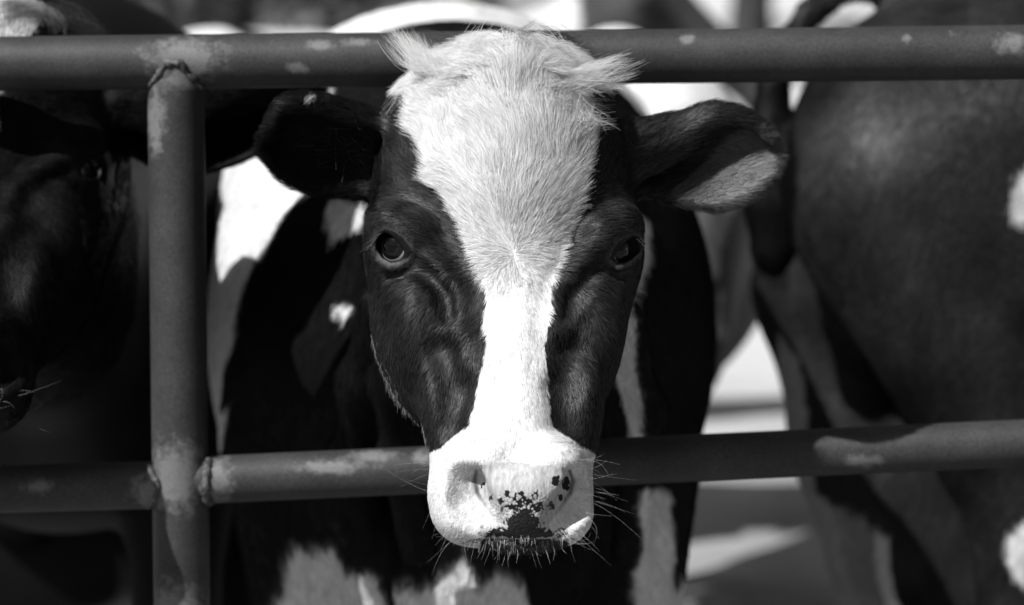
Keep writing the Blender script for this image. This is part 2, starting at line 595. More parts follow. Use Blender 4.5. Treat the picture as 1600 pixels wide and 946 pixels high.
lr1 = pipe('lower_rail', PF(300, 751), PF(1660, 690), RL,
           [(PF(340, 755, RL), (0.016, 0.05, 0.03)), (PF(520, 730, RL), (0.04, 0.03, 0.008)), (PF(580, 715, RL), (0.03, 0.03, 0.006)),
            (PF(1350, 722, RL), (0.022, 0.03, 0.008)), (PF(660, 715, RL), (0.012, 0.03, 0.008))])
lr0 = pipe('lower_rail', PF(-900, 790), PF(276, 757), RL, [(PF(230, 770, RL), (0.02, 0.05, 0.02)), (PF(60, 760, RL), (0.02, 0.04, 0.008))])
pr = pipe('post', [PF(1668, 400)[0], tz[1], -0.4], [PF(1668, 400)[0], tz[1], PF(1668, 82)[2]], RP)
lr2 = pipe('lower_rail', PF(1668, 690), PF(2500, 655), RL)
pl = pipe('post', [PF(-850, 400)[0], tz[1], -0.4], [PF(-850, 400)[0], tz[1], PF(-850, 108)[2]], RP)
# weld beads: saddle under the top rail, collar of the lower rail
sad = []
for t in np.linspace(-1.25, 1.25, 34):
    x = RP * math.sin(t); yb = -RP * math.cos(t)
    z = -math.sqrt(max(RT**2 - min(yb**2, RT**2 * 0.999), 0))
    sad.append([tz[0] + x, tz[1] + yb * 1.01, PF(276 + x / PXM, 97)[2] + z])
weld('weld_bead', sad, 0.0036, post)
c0 = PF(323, 751)
weld('weld_bead', [[c0[0] + 0.001 + 0.012 * (1 - math.cos(t)) * 0.5, c0[1] - RL * math.cos(t) * 1.0, c0[2] + RL * math.sin(t)] for t in np.linspace(-1.2, 1.2, 20)], 0.0055, lr1)
c1 = PF(276, 757)
weld('weld_bead', [[c1[0] - math.sqrt(RP**2 - (RL * math.cos(t))**2) - 0.001, c1[1] - RL * math.cos(t) * 1.01, c1[2] + RL * math.sin(t)] for t in np.linspace(-1.3, 1.3, 26)], 0.0026, lr0)


# ------------------------------------------------------------------ cow heads
ROWS = np.array([  # py, front centre px, front half width, back centre px, back half width, front depth, back depth
    [30, 790, 40, 790, 76, 0.084, 0.18], [60, 790, 62, 790, 98, 0.070, 0.19], [95, 790, 92, 786, 126, 0.058, 0.20], [130, 788, 114, 785, 153, 0.046, 0.215],
    [200, 786, 128, 784, 182, 0.028, 0.25], [300, 788, 126, 788, 204, 0.010, 0.28], [385, 792, 108, 787, 198, 0.0, 0.27],
    [450, 795, 84, 782, 196, -0.020, 0.25], [520, 799, 68, 776, 182, -0.042, 0.22], [600, 803, 62, 778, 156, -0.066, 0.17],
    [650, 805, 64, 785, 134, -0.080, 0.13], [700, 806, 74, 795, 114, -0.093, 0.09], [740, 800, 84, 795, 110, -0.100, 0.06],
    [780, 798, 98, 795, 114, -0.099, 0.045], [820, 802, 94, 799, 106, -0.095, 0.035], [845, 808, 70, 808, 84, -0.088, 0.025], [880, 812, 45, 812, 60, -0.074, 0.02]])
RZ = ((473 - ROWS[::-1, 0]) * (1 + ROWS[::-1, 5] / DREF) - 88) * S


def d(px, py, y):
    """design point: pixel on the face plane plus a depth"""
    k = 1 + y / DREF
    return np.array([((px - 800) * k - 5) * S, y, ((473 - py) * k - 88) * S])


EYES = [d(612, 386, 0.046), d(968, 392, 0.056)]      # first guess; the ball is then seated against the built face
EYE_SET = []
LID = [[(588, 389), (589, 377), (594, 366), (602, 361), (614, 364), (627, 373), (637, 384), (641, 394), (636, 401), (624, 407), (611, 409), (598, 402)],
       [(955, 404), (960, 392), (967, 382), (977, 375), (989, 370), (1000, 374), (1003, 384), (998, 394), (988, 403), (976, 410), (965, 411)]]


def poly_dist(px, py, poly):
    """signed distance in pixels to a closed outline"""
    px, py = np.broadcast_arrays(px, py)
    dm = np.full(px.shape, 1e9); ins = np.zeros(px.shape, bool)
    n = len(poly)
    for i in range(n):
        x1, y1 = poly[i]; x2, y2 = poly[(i + 1) % n]
        t = np.clip(((px - x1) * (x2 - x1) + (py - y1) * (y2 - y1)) / ((x2 - x1)**2 + (y2 - y1)**2), 0, 1)
        dm = np.minimum(dm, np.hypot(px - x1 - t * (x2 - x1), py - y1 - t * (y2 - y1)))
        ins ^= ((y1 > py) != (y2 > py)) & (px < (x2 - x1) * (py - y1) / (y2 - y1 + 1e-9) + x1)
    return np.where(ins, -dm, dm)
EYE_AX = [np.array([-0.60, -0.78, -0.06]), np.array([0.80, -0.58, -0.06])]
EYE_R = 0.0225


def surf(Fd, px, py):
    """front depth of the field below a design pixel"""
    x, _, z = d(px, py, -0.10 if py > 600 else 0.0)
    i = min(np.searchsorted(Fd.x, x), len(Fd.x) - 1); k = min(np.searchsorted(Fd.z, z), len(Fd.z) - 1)
    col = Fd.F[i, :, k]
    j = int(np.argmax(col < 0))
    if j == 0: return 0.0
    t = col[j - 1] / (col[j - 1] - col[j])
    return float(Fd.y[j - 1] + t * (Fd.y[j] - Fd.y[j - 1]))


NOSTRIL = [((744, 736, 0.0060, 0.001), (742, 752, 0.0090, 0.004), (746, 770, 0.0090, 0.003), (758, 790, 0.0070, 0.001), (776, 812, 0.0045, 0.0)),
           ((890, 736, 0.0060, 0.001), (895, 752, 0.0090, 0.004), (891, 770, 0.0090, 0.003), (878, 790, 0.0070, 0.001), (860, 812, 0.0045, 0.0))]


def head_fields(Fd, ears):
    tb = [ROWS[::-1, c] for c in range(7)]
    def loft(X, Y, Z):
        z = Z.ravel().astype(float)
        yf = cubic(RZ, tb[5], z); yb = cubic(RZ, tb[6], z)
        kf = 1 + yf / DREF; kb = 1 + np.minimum(yf + 0.10, yb) / DREF
        cf = ((cubic(RZ, tb[1], z) - 800) * kf - 5) * S; wf = cubic(RZ, tb[2], z) * S * kf
        cb = ((cubic(RZ, tb[3], z) - 800) * kb - 5) * S; wb = cubic(RZ, tb[4], z) * S * kb
        n = 2.6 + 0.35 * sstep(-0.175, -0.205, z)
        sh = (1, 1, -1)
        cf, cb, wf, wb, yf, yb, n = (a.reshape(sh).astype(np.float32) for a in (cf, cb, wf, wb, yf, yb, n))
        L = np.minimum(0.105, (yb - yf) * 0.8)
        t = 1 - (1 - np.clip((Y - yf) / L, 0, 1))**1.7
        w = wf * 1.12 + (wb - wf * 1.12) * t
        cx = cf + (cb - cf) * t
        h = (yb - yf) / 2; yc = (yb + yf) / 2
        q = (np.abs((X - cx) / w)**n + np.abs((Y - yc) / h)**n)**(1 / n)
        f = (q - 1) * np.minimum(w, h) * 0.9
        f = smax(f, Z - d(0, 82, 0.06)[2], 0.05)
        return smax(f, d(0, 852, -0.09)[2] - Z, 0.022)
    Fd.put((-0.2, -0.125, -0.33), (0.2, 0.31, 0.25), loft, 0.01)
    # poll knob, brow ridges, orbits, cheeks, facial crest
    Fd.ell(d(795, 122, 0.10), (0.062, 0.05, 0.030), 0.03)
    for sx, e, ax, ob, chk in ((-1, EYES[0], EYE_AX[0], 0.034, 138), (1, EYES[1], EYE_AX[1], 0.029, 96)):
        Fd.ell(e + np.array([0.006 * -sx, 0.024, 0.006]), (ob, 0.040, 0.042), 0.03)
        Fd.cone(e + np.array([sx * 0.006, 0.008, 0.027]), e + np.array([-sx * 0.030, -0.012, 0.020]), 0.012, 0.009, 0.02)
        Fd.ell(d(805 + sx * chk, 510, 0.110), (0.038, 0.075, 0.085), 0.05)
        Fd.cone(e + np.array([-sx * 0.020, -0.022, -0.050]), d(805 + sx * 92, 610, -0.004), 0.014, 0.014, 0.035)
        Fd.ell(d(805 + sx * 96, 640, -0.03), (0.02, 0.02, 0.05), 0.04)
    # seat the eyeballs, lay the lids over them, cut the openings
    for q, (px, py) in enumerate(((612, 386), (974, 392))):
        if len(EYE_SET) < 2:
            g = d(px, py, surf(Fd, px, py))
            EYES[q] = g - np.array(EYE_AX[q]) / np.linalg.norm(EYE_AX[q]) * (EYE_R - (0.0045 if q == 0 else 0.003))
            EYE_SET.append(q)
        e = EYES[q]; m = 1 if q == 0 else -1
        Fd.ell(e, (EYE_R + 0.0036,) * 3, 0.012)
        cx = px
        # upper lid fold, lower lid roll, tear fold
        up = [(584, 372), (594, 353), (610, 350), (628, 360), (645, 377)] if q == 0 else [(952, 384), (964, 369), (978, 361), (992, 360)]
        Fd.chain([d(x, y, surf(Fd, x, y) + 0.0005) for x, y in up], [0.0035, 0.0050, 0.0055, 0.0050, 0.0035][:len(up)], 0.008)
        lo = [(590, 408), (604, 417), (622, 418), (640, 411)] if q == 0 else [(952, 412), (966, 420), (982, 414)]
        Fd.chain([d(x, y, surf(Fd, x, y) + 0.001) for x, y in lo], [0.0025, 0.0040, 0.0045, 0.0035][:len(lo)], 0.006)
        l2 = [(588, 424), (608, 432), (632, 430), (652, 418)] if q == 0 else [(950, 424), (966, 432), (984, 424)]
        Fd.chain([d(x, y, surf(Fd, x, y) - 0.001) for x, y in l2], [0.002, 0.0028, 0.0028, 0.002][:len(l2)], 0.005, 's')
        def opening(X, Y, Z, q=q, e=e):
            kk = S * (1 + (e[1] - 0.012) / DREF)
            a = 800 + (X[:, 0, 0][:, None] + 5 * S) / kk; b = 473 - (Z[0, 0][None] + 88 * S) / kk
            g = (poly_dist(a, b, LID[q]) * S).astype(np.float32)[:, None, :]
            return np.maximum(g, Y - (e[1] + 0.012) + 0 * g)
        Fd.put(e - np.array([0.045, 0.06, 0.04]), e + np.array([0.045, 0.03, 0.04]), opening, 0.0018, 's')
    # brow ridge running down and in from the upper lid, the groove under it, the cheek bulge below
    for m, g in ((lambda x: x, 1.0), (lambda x: 1590 - x, 0.6)):
        rd = [(618, 340), (655, 372), (684, 420), (706, 462), (722, 520)]
        Fd.chain([d(m(x), y, surf(Fd, m(x), y) + 0.0035) for x, y in rd], [0.006, 0.008, 0.009, 0.009, 0.006], 0.024)
        gv = [(648, 412), (668, 432), (690, 458), (702, 490)]
        Fd.chain([d(m(x), y, surf(Fd, m(x), y) - 0.001 - 0.005 * (1 - g)) for x, y in gv], [0.005, 0.009, 0.010, 0.007], 0.010, 's')
        Fd.ell(d(m(656), 520, surf(Fd, m(656), 520) + 0.012 + 0.012 * (1 - g)), (0.022, 0.024, 0.046), 0.02)
        Fd.chain([d(m(x), y, surf(Fd, m(x), y) - 0.003 - 0.012 * (1 - g)) for x, y in ((690, 545), (706, 600), (702, 655))], [0.011, 0.014, 0.011], 0.016, 's')
    # muzzle: puffed lips, nose pad, nostrils
    for sx in (-1, 1):
        Fd.ell(d(798 + sx * 74, 772, -0.054), (0.030, 0.044, 0.042), 0.02)
        Fd.ell(d(803 + sx * 58, 812, -0.066), (0.034, 0.032, 0.022), 0.018)
        Fd.ell(d(808 + sx * 58, 722, -0.085), (0.022, 0.020, 0.016), 0.02)
    Fd.ell(d(817, 766, -0.088), (0.046, 0.030, 0.030), 0.010)
    Fd.ell(d(819, 808, -0.092), (0.024, 0.022, 0.022), 0.010)
    # chin and mouth slit
    Fd.ell(d(816, 846, -0.052), (0.038, 0.042, 0.012), 0.008)
    for x, y in ((735, 826), (765, 840), (815, 845), (865, 841), (893, 828)): pass
    for (xa, ya), (xb, yb) in zip(((738, 828), (768, 842), (815, 847), (865, 843)), ((768, 842), (815, 847), (865, 843), (892, 830))):
        Fd.cone(d(xa, ya, surf(Fd, xa, ya)), d(xb, yb, surf(Fd, xb, yb)), 0.0032, 0.0032, 0.004, 's')
    nos = []
    for sx, wide, crease in ((-1, ((722, 756, 0.018, -0.003), (728, 780, 0.021, -0.005), (746, 802, 0.018, -0.006), (768, 818, 0.010, -0.004)), NOSTRIL[0]),
                             (1, ((912, 756, 0.017, -0.004), (907, 780, 0.020, -0.006), (888, 802, 0.018, -0.007), (868, 818, 0.010, -0.004)), NOSTRIL[1])):
        nos.append(([d(x, y, surf(Fd, x, y) + o) for x, y, r, o in wide], [p[2] for p in wide], 0.010))
        nos.append(([d(x, y, surf(Fd, x, y) + o) for x, y, r, o in crease], [p[2] for p in crease], 0.004))
        x, y = crease[1][:2]
        nos.append(([d(a, b, surf(Fd, a, b) + 0.013) for a, b, _, _ in crease[:4]], [0.0060, 0.0100, 0.0085, 0.0045], 0.004))
    for pts, rr, k in nos: Fd.chain(pts, rr, k, 's')
    # jaw, throat
    Fd.cone(d(788, 470, 0.22), d(803, 740, 0.03), 0.075, 0.045, 0.05)
    for pts, r in ears:
        Fd.balls(pts, r, 0.012)


def ear(ctrl, rad=0.0055):
    C = [[d(*p) for p in row] for row in ctrl]
    pts = bspline_sheet(C, 44, 44)
    return pts, rad


EAR_R = ear([
    [(985, 300, .150), (975, 240, .170), (980, 192, .150), (985, 240, .125), (985, 285, .115)],
    [(1065, 315, .150), (1055, 250, .172), (1055, 186, .155), (1060, 215, .137), (1056, 246, .136)],
    [(1122, 322, .143), (1115, 250, .172), (1112, 172, .155), (1110, 184, .140), (1108, 196, .140)],
    [(1175, 302, .142), (1175, 245, .168), (1165, 183, .158), (1170, 189, .147), (1171, 192, .147)],
    [(1206, 272, .148), (1216, 243, .165), (1202, 214, .162), (1203, 213, .154), (1202, 215, .150)]])
EAR_L = ear([
    [(604, 312, .150), (604, 250, .155), (606, 186, .135), (606, 192, .115), (606, 205, .108)],
    [(550, 301, .152), (547, 240, .158), (547, 172, .130), (547, 176, .110), (547, 186, .106)],
    [(496, 298, .145), (487, 230, .150), (491, 159, .120), (493, 162, .105), (495, 168, .101)],
    [(448, 280, .132), (434, 222, .136), (444, 163, .110), (447, 167, .099), (449, 172, .096)],
    [(423, 252, .120), (411, 236, .117), (417, 209, .107), (419, 209, .103), (421, 211, .101)]])

EAR_IN = [(1045, 300), (1090, 262), (1125, 218), (1160, 195), (1222, 200), (1235, 250), (1150, 335), (1050, 330)]  # inner right ear: sparse hair, and the light on it put into the tone

# markings: edges of the blaze by height on the face
BZ_PY = [40, 80, 110, 160, 200, 250, 290, 330, 375, 410, 450, 500, 540, 590, 630, 665, 685, 700, 720]
BZ_L = [655, 640, 645, 650, 656, 670, 692, 712, 734, 752, 762, 757, 760, 752, 745, 730, 702, 688, 640]
BZ_R = [915, 930, 926, 914, 912, 909, 901, 892, 880, 870, 867, 862, 854, 857, 858, 866, 886, 912, 960]
PAD = [(748, 727), (800, 722), (888, 730), (893, 760), (862, 806), (856, 822), (872, 842), (755, 842), (775, 820), (768, 800), (745, 770)]


def face_px(V):
    k = 1 + V[:, 1] / DREF
    kk = S * k
    return 800 + (V[:, 0] + 5 * S) / kk, 473 - (V[:, 2] + 88 * S) / kk


def face_white(V):
    px, py = face_px(V)
    j = noise3(V, 0.03, 11) * 7 + noise3(V, 0.006, 12) * 3
    l = np.interp(py, BZ_PY, BZ_L) + j; r = np.interp(py, BZ_PY, BZ_R) + noise3(V, 0.03, 13) * 7 + noise3(V, 0.006, 14) * 3
    front = V[:, 1] < np.where(py > 690, 0.005, 0.125)
    w = (px > l) & (px < r) & front
    return w & (py < 905)


def pad_nostril_mask(V, lo=5, hi=13):
    px, py = face_px(V)
    m = np.ones(len(V))
    for path in NOSTRIL:
        for (xa, ya, ra, _), (xb, yb, rb, _) in zip(path[:-1], path[1:]):
            t = np.clip(((px - xa) * (xb - xa) + (py - ya) * (yb - ya)) / ((xb - xa)**2 + (yb - ya)**2), 0, 1)
            dd = np.hypot(px - xa - t * (xb - xa), py - ya - t * (yb - ya))
            m = np.minimum(m, np.where(V[:, 1] < -0.02, sstep(lo, hi, dd / ((ra + (rb - ra) * t) / 0.008)), 1))
    return m


# ------------------------------------------------------------------ the cow looking over the fence
BODY_WHITE = [
    [(375, 130), (520, 140), (500, 290), (450, 330), (405, 400), (372, 470), (355, 560), (348, 640), (366, 622), (345, 700), (322, 730), (290, 730), (290, 300)],
    [(520, 305), (590, 315), (545, 362), (518, 374), (512, 340)],
    [(524, 474), (552, 474), (538, 502)],
    [(460, 852), (492, 858), (520, 848), (545, 892), (592, 900), (618, 1000), (400, 1000), (440, 930)],
    [(618, 912), (662, 922), (702, 898), (722, 868), (742, 922), (782, 893), (815, 918), (838, 1000), (618, 1000)],
    [(985, 335), (1016, 350), (1012, 395), (986, 480), (998, 560), (1006, 700), (988, 700), (966, 600), (952, 540), (976, 430)],
    [(1012, 762), (1046, 770), (1052, 850), (1068, 1000), (985, 1000), (1000, 850)],
    [(1116, 640), (1150, 660), (1150, 790), (1110, 880), (1075, 1000), (1050, 930), (1096, 850), (1114, 760)],
]


def body_white(V):
    px, py = face_px(V)
    px = px + noise3(V, 0.05, 21) * 7 + noise3(V, 0.015, 22) * 4
    py = py + noise3(V, 0.05, 23) * 7
    w = np.zeros(len(V), bool)
    for poly in BODY_WHITE: w |= in_poly(px, py, poly)
    w &= V[:, 1] > 0.2
    # the far half of the body and the lower legs: plain piebald patches
    far = (V[:, 1] > 1.05) & (noise3(V, 0.45, 31) > 0.1)
    return w | far


def frame_object(name, Fd, origin, mat):
    V, Q = Fd.mesh(name)
    me = mesh_np(name, V, Q)
    o = link(name, me, mat)
    o.matrix_world = Matrix([[*RM[0], origin[0]], [*RM[1], origin[1]], [*RM[2], origin[2]], [0, 0, 0, 1]])
    return o, V, Q


def set_attr(me, name, vals):
    a = me.attributes.new(name, 'FLOAT', 'POINT'); a.data.foreach_set('value', np.asarray(vals, np.float32))


BLACK, WHITE = 0.0095, 0.80
xs = graded(-0.66, (-0.28, 0.009), (-0.150, 0.0045), (-0.085, 0.0013), (0.078, 0.0018), (0.132, 0.0013), (0.28, 0.0045), (0.50, 0.009))
ys = graded(-0.14, (-0.02, 0.0018), (0.085, 0.0016), (0.36, 0.0045), (1.25, 0.010), (2.5, 0.022))
zs = graded(-1.30, (-0.80, 0.02), (-0.33, 0.008), (-0.19, 0.0017), (-0.045, 0.0026), (0.035, 0.0013), (0.06, 0.0026), (0.27, 0.004), (0.40, 0.015))
Fm = Field(xs, ys, zs)
head_fields(Fm, [EAR_L, EAR_R])
# neck, shoulders, barrel, rump, brisket, legs
Fm.cone(fr(795, 300, 2.98), fr(770, 350, 3.30), 0.115, 0.15, 0.05, flat=1.1)
Fm.cone(fr(770, 330, 3.25), fr(745, 330, 3.65), 0.14, 0.20, 0.06, flat=1.15)
Fm.cone(fr(785, 480, 3.08), fr(750, 640, 3.60), 0.105, 0.20, 0.06)
Fm.ell(fr(722, 520, 3.75), (0.332, 0.34, 0.40), 0.08)
Fm.ell(fr(700, 380, 4.35), (0.36, 0.75, 0.36), 0.10)
Fm.ell(fr(690, 330, 4.95), (0.27, 0.30, 0.30), 0.10)
Fm.ell(fr(735, 830, 3.55), (0.17, 0.16, 0.20), 0.06)
def ground_z(x, y):   # frame z of the ground under a frame point
    return None
def leg(pts, rads): Fm.chain(pts, rads, 0.03)
def to_frame(w): return (np.asarray(w, float) - ORG) @ RM
for x0, y0 in ((-0.25, 3.62), (0.12, 3.58)):
    leg([to_frame((x0, y0, 0.80)), to_frame((x0 + 0.01, y0 - 0.03, 0.45)), to_frame((x0 + 0.01, y0, 0.40)), to_frame((x0 + 0.01, y0 + 0.01, 0.12)), to_frame((x0 + 0.01, y0 - 0.03, 0.03))], [0.12, 0.062, 0.06, 0.04, 0.058])
for x0, y0 in ((-0.36, 4.95), (0.02, 5.0)):
    leg([to_frame((x0, y0, 0.85)), to_frame((x0, y0 - 0.10, 0.62)), to_frame((x0, y0 + 0.12, 0.45)), to_frame((x0, y0 + 0.08, 0.12)), to_frame((x0, y0 + 0.03, 0.03))], [0.17, 0.11, 0.06, 0.045, 0.058])
# folds of loose skin down the neck
Fm.chain([fr(578, 470, 3.20), fr(560, 600, 3.27), fr(548, 720, 3.33), fr(570, 830, 3.38), fr(605, 940, 3.44)], [0.010, 0.018, 0.022, 0.024, 0.02], 0.035)
Fm.chain([fr(604, 470, 3.08), fr(606, 600, 3.19), fr(622, 720, 3.25), fr(655, 860, 3.33)], [0.008, 0.014, 0.018, 0.02], 0.03)
Fm.chain([fr(985, 470, 3.20), fr(1000, 640, 3.32), fr(985, 860, 3.42)], [0.014, 0.022, 0.022], 0.04)
cow, CV, CQ = frame_object('cow', Fm, ORG, M_HIDE)
del Fm
tag(cow, 'black cow with a broad white blaze looking straight out over the lower rail', 'cow', 'black and white cows in the pen')
is_head = CV[:, 1] < np.where(CV[:, 2] > -0.2, 0.235, 0.12)
wh = np.where(is_head, face_white(CV), body_white(CV))
tone_v = np.where(wh, np.where(is_head, 0.62, WHITE * 0.9), np.where(CV[:, 1] < 0.3, BLACK, 0.005))
hx, hy = face_px(CV)
tone_v[(hy > 842) & (CV[:, 1] < 0.0)] = 0.012
fx, fy = face_px(CV)
for q in (0, 1):
    nr = np.linalg.norm(CV - EYES[q], axis=1) < 0.06
    dd = poly_dist(fx[nr], fy[nr], LID[q])
    rim = 0.012 + 0.05 * sstep(16, 4, dd) * np.where(fy[nr] > 396, 1.0, 0.55)
    rim[dd < 2.2] = 0.008
    tone_v[nr] = np.maximum(tone_v[nr], np.where(dd < 20, rim, 0))
_ = [(1045, 300), (1090, 262), (1125, 218), (1160, 195), (1222, 200), (1235, 250), (1150, 335), (1050, 330)]
tone_v[in_poly(fx, fy, EAR_IN) & (CV[:, 0] > 0.13)] = 0.026
tone_v[(CV[:, 0] < -0.135) & (fy < 330) & (CV[:, 1] < 0.25)] = 0.0015  # left ear blackened: its shade is put into the tone
ns = 1 - pad_nostril_mask(CV, 1.0, 6.0)
tone_v = np.where((ns > 0) & (tone_v > 0.1), tone_v * (1 - ns) + (0.12 + 0.26 * sstep(765, 800, fy)) * ns, tone_v)  # bare nostril skin, with the shade of the recess put into its tone
tone_v[in_poly(fx, fy, PAD) & (CV[:, 1] < -0.05) & (tone_v > 0.3)] = 0.44
for _ in range(2):
    acc = np.zeros(len(CV)); cn = np.zeros(len(CV))
    for a in range(4):
        np.add.at(acc, CQ[:, a], tone_v[CQ[:, (a + 1) % 4]] + tone_v[CQ[:, (a + 3) % 4]]); np.add.at(cn, CQ[:, a], 2)
    tone_v = np.where(CV[:, 1] > 0.3, 0.4 * tone_v + 0.6 * acc / np.maximum(cn, 1), tone_v)
set_attr(cow.data, 'tone', tone_v)


def pad_density(V):
    px, py = face_px(V)
    m = np.zeros(len(V))
    def blob(x, y, rx, ry, a):
        nonlocal m
        m = np.maximum(m, a * np.clip(1.5 - np.sqrt(((px - x) / rx)**2 + ((py - y) / ry)**2), 0, 1))
    blob(819, 818, 26, 18, 1.1); blob(820, 792, 38, 20, 0.70); blob(817, 835, 58, 6, 1.3); blob(818, 780, 60, 18, 0.24); blob(818, 830, 34, 10, 1.2)
    for x, y, r in ((754, 760, 5), (766, 779, 4), (791, 771, 4), (783, 784, 5), (886, 757, 8), (868, 752, 7), (876, 778, 5), (862, 790, 6), (756, 822, 5), (766, 833, 8), (880, 834, 10), (836, 776, 8), (815, 772, 5)):
        blob(x, y, r, r * 1.2, 0.95)
    m = m + (0.45 * noise3(V, 0.0042, 91) + 0.25 * noise3(V, 0.009, 92)) * (m > 0.25)
    m[V[:, 1] > -0.02] = 0
    lips = (py > 843) & (px > 750) & (px < 888) & (V[:, 1] < -0.02)
    m[lips] = 1.0
    return m


set_attr(cow.data, 'mottle', pad_density(CV))
set_attr(cow.data, 'moist', np.clip(sstep(6, -8, poly_dist(fx, fy, PAD)) * sstep(752, 806, fy) + (fy > 838), 0, 1) * (CV[:, 1] < -0.04))


# ------------------------------------------------------------------ fur
def sample_surface(V, Q, weight, n):
    T = np.concatenate([Q[:, [0, 1, 2]], Q[:, [0, 2, 3]]])
    a, b, c = V[T[:, 0]], V[T[:, 1]], V[T[:, 2]]
    nr = np.cross(b - a, c - a); ar = np.linalg.norm(nr, axis=1) / 2
    vn = np.zeros_like(V)
    for k in range(3): np.add.at(vn, T[:, k], nr)
    vn /= np.linalg.norm(vn, axis=1)[:, None] + 1e-12
    w = ar * weight[T].mean(1)
    w /= w.sum()
    t = rng.choice(len(T), n, p=w)
    r1 = np.sqrt(rng.random(n)); r2 = rng.random(n)
    ba = np.stack([1 - r1, r1 * (1 - r2), r1 * r2], 1)
    Pn = (V[T[t]] * ba[:, :, None]).sum(1)
    N = (vn[T[t]] * ba[:, :, None]).sum(1)
    N /= np.linalg.norm(N, axis=1)[:, None] + 1e-12
    return Pn, N


def vertex_normals(V, Q):
    nr = np.cross(V[Q[:, 2]] - V[Q[:, 0]], V[Q[:, 3]] - V[Q[:, 1]])
    vn = np.zeros_like(V)
    for k in range(4): np.add.at(vn, Q[:, k], nr)
    return vn / (np.linalg.norm(vn, axis=1)[:, None] + 1e-12)


def curves_obj(name, pts, radii, tone, mat, parent, nrm=None):
    n, k, _ = pts.shape
    cu = bpy.data.hair_curves.new(name)
    cu.add_curves([k] * n)
    cu.attributes['position'].data.foreach_set('vector', pts.astype(np.float32).ravel())
    ra = cu.attributes.get('radius') or cu.attributes.new('radius', 'FLOAT', 'POINT')
    ra.data.foreach_set('value', np.asarray(radii, np.float32).ravel())
    ta = cu.attributes.new('tone', 'FLOAT', 'CURVE')
    ta.data.foreach_set('value', np.asarray(tone, np.float32))
    if nrm is None:            # loose locks and whiskers: square to the strand, turned out from the face
        t = unit(pts[:, -1] - pts[:, 0]); u = np.array([-0.2, -0.9, 0.35]); nrm = unit(u - (t @ u)[:, None] * t)
    na = cu.attributes.new('hide_normal', 'FLOAT_VECTOR', 'CURVE')
    na.data.foreach_set('vector', np.asarray(nrm, np.float32).ravel())
    o = link(name, cu, mat, parent)
    return o


def unit(v): return v / (np.linalg.norm(v, axis=-1, keepdims=True) + 1e-12)


def grow(Pn, N, D, L, lift, K=5, clump=0.0, clump_cell=0.005, rad=0.00012, tip=0.25, jit=0.15, curl=0.0):
    n = len(Pn)
    D = D - (D * N).sum(1, keepdims=True) * N
    D = unit(unit(D) + jit * rng.normal(size=(n, 3)))
    D = unit(D - (D * N).sum(1, keepdims=True) * N)
    t = np.linspace(0, 1, K)[None, :, None]
    sl, cl = np.sin(lift)[:, None, None], np.cos(lift)[:, None, None]
    L3 = L[:, None, None]
    pts = Pn[:, None] + L3 * (t * cl * D[:, None] + (t - 0.45 * t * t) * sl * N[:, None])
    if curl > 0:
        side = np.cross(N, D)
        ph = noise3(Pn, 0.008, 55) * 3
        pts = pts + (curl * L3 * (t**1.5) * np.sin(ph[:, None, None] + 2.2 * t)) * side[:, None]
    if clump > 0:
        ncl = max(2, int(n / 22))
        seeds = rng.choice(n, ncl, replace=False)
        kd = kdtree.KDTree(ncl)
        for i, s in enumerate(seeds): kd.insert(Pn[s], i)
        kd.balance()
        near = np.fromiter((kd.find(p)[1] for p in Pn), int, n)
        g = pts[seeds[near]]
        wgt = (clump * t**1.3) * rng.uniform(0.3, 1.0, (n, 1, 1))
        pts = pts * (1 - wgt) + g * wgt
    tt = np.linspace(0, 1, K)[None]
    radii = np.broadcast_to(rad, (n,))[:, None] * (1 - (1 - tip) * tt**1.2)
    return pts, radii


def face_dir(V):
    """which way the coat lies on the face"""
    px, py = face_px(V)
    dx = px - 804; up = 388 - py
    sg = np.tanh(dx / 25)
    D = np.zeros_like(V)
    a_x = dx * 1.25; a_z = np.maximum(up, 0) * 0.95 + 6
    below = sstep(-10, 70, -up)
    b_x = dx * 0.9 * np.exp(-np.maximum(-up, 0) / 90) + sg * 10 + dx * 0.12; b_z = -(25 + np.maximum(-up, 0) * 1.0)
    D[:, 0] = a_x * (1 - below) + b_x * below
    D[:, 2] = a_z * (1 - below) + b_z * below
    # poll: combed sideways off the knob
    poll = sstep(150, 105, py)
    D[:, 0] = D[:, 0] * (1 - poll) + sg * 90 * poll
    D[:, 2] = D[:, 2] * (1 - poll) + (15 - np.abs(dx) * 0.25) * poll
    # muzzle: fanning out from the nose
    mz = sstep(690, 740, py)
    D[:, 0] = D[:, 0] * (1 - mz) + dx * mz
    D[:, 2] = D[:, 2] * (1 - mz) + (-70) * mz
    # ears: out along the ear
    er = sstep(0.125, 0.165, np.abs(V[:, 0])) * (py < 335)
    D[:, 0] = D[:, 0] * (1 - er) + np.sign(dx) * 100 * er
    D[:, 2] = D[:, 2] * (1 - er) + 10 * er
    D[:, 1] = 0.0
    far = sstep(0.1, 0.25, V[:, 1])
    D[:, 1] += far * 60
    ax = noise3(V, 0.03, 41) * 0.45 + noise3(V, 0.012, 42) * 0.3
    c, s = np.cos(ax), np.sin(ax)
    D = unit(D)
    return np.stack([D[:, 0] * c - D[:, 2] * s, D[:, 1], D[:, 0] * s + D[:, 2] * c], 1)


def eye_clear(V, r=2.0, w=9.0):
    px, py = face_px(V)
    m = np.ones(len(V))
    for q in (0, 1):
        near = np.linalg.norm(V - EYES[q], axis=1) < 0.05
        m[near] = np.minimum(m[near], sstep(r, r + w, poly_dist(px[near], py[near], LID[q])))
    return m


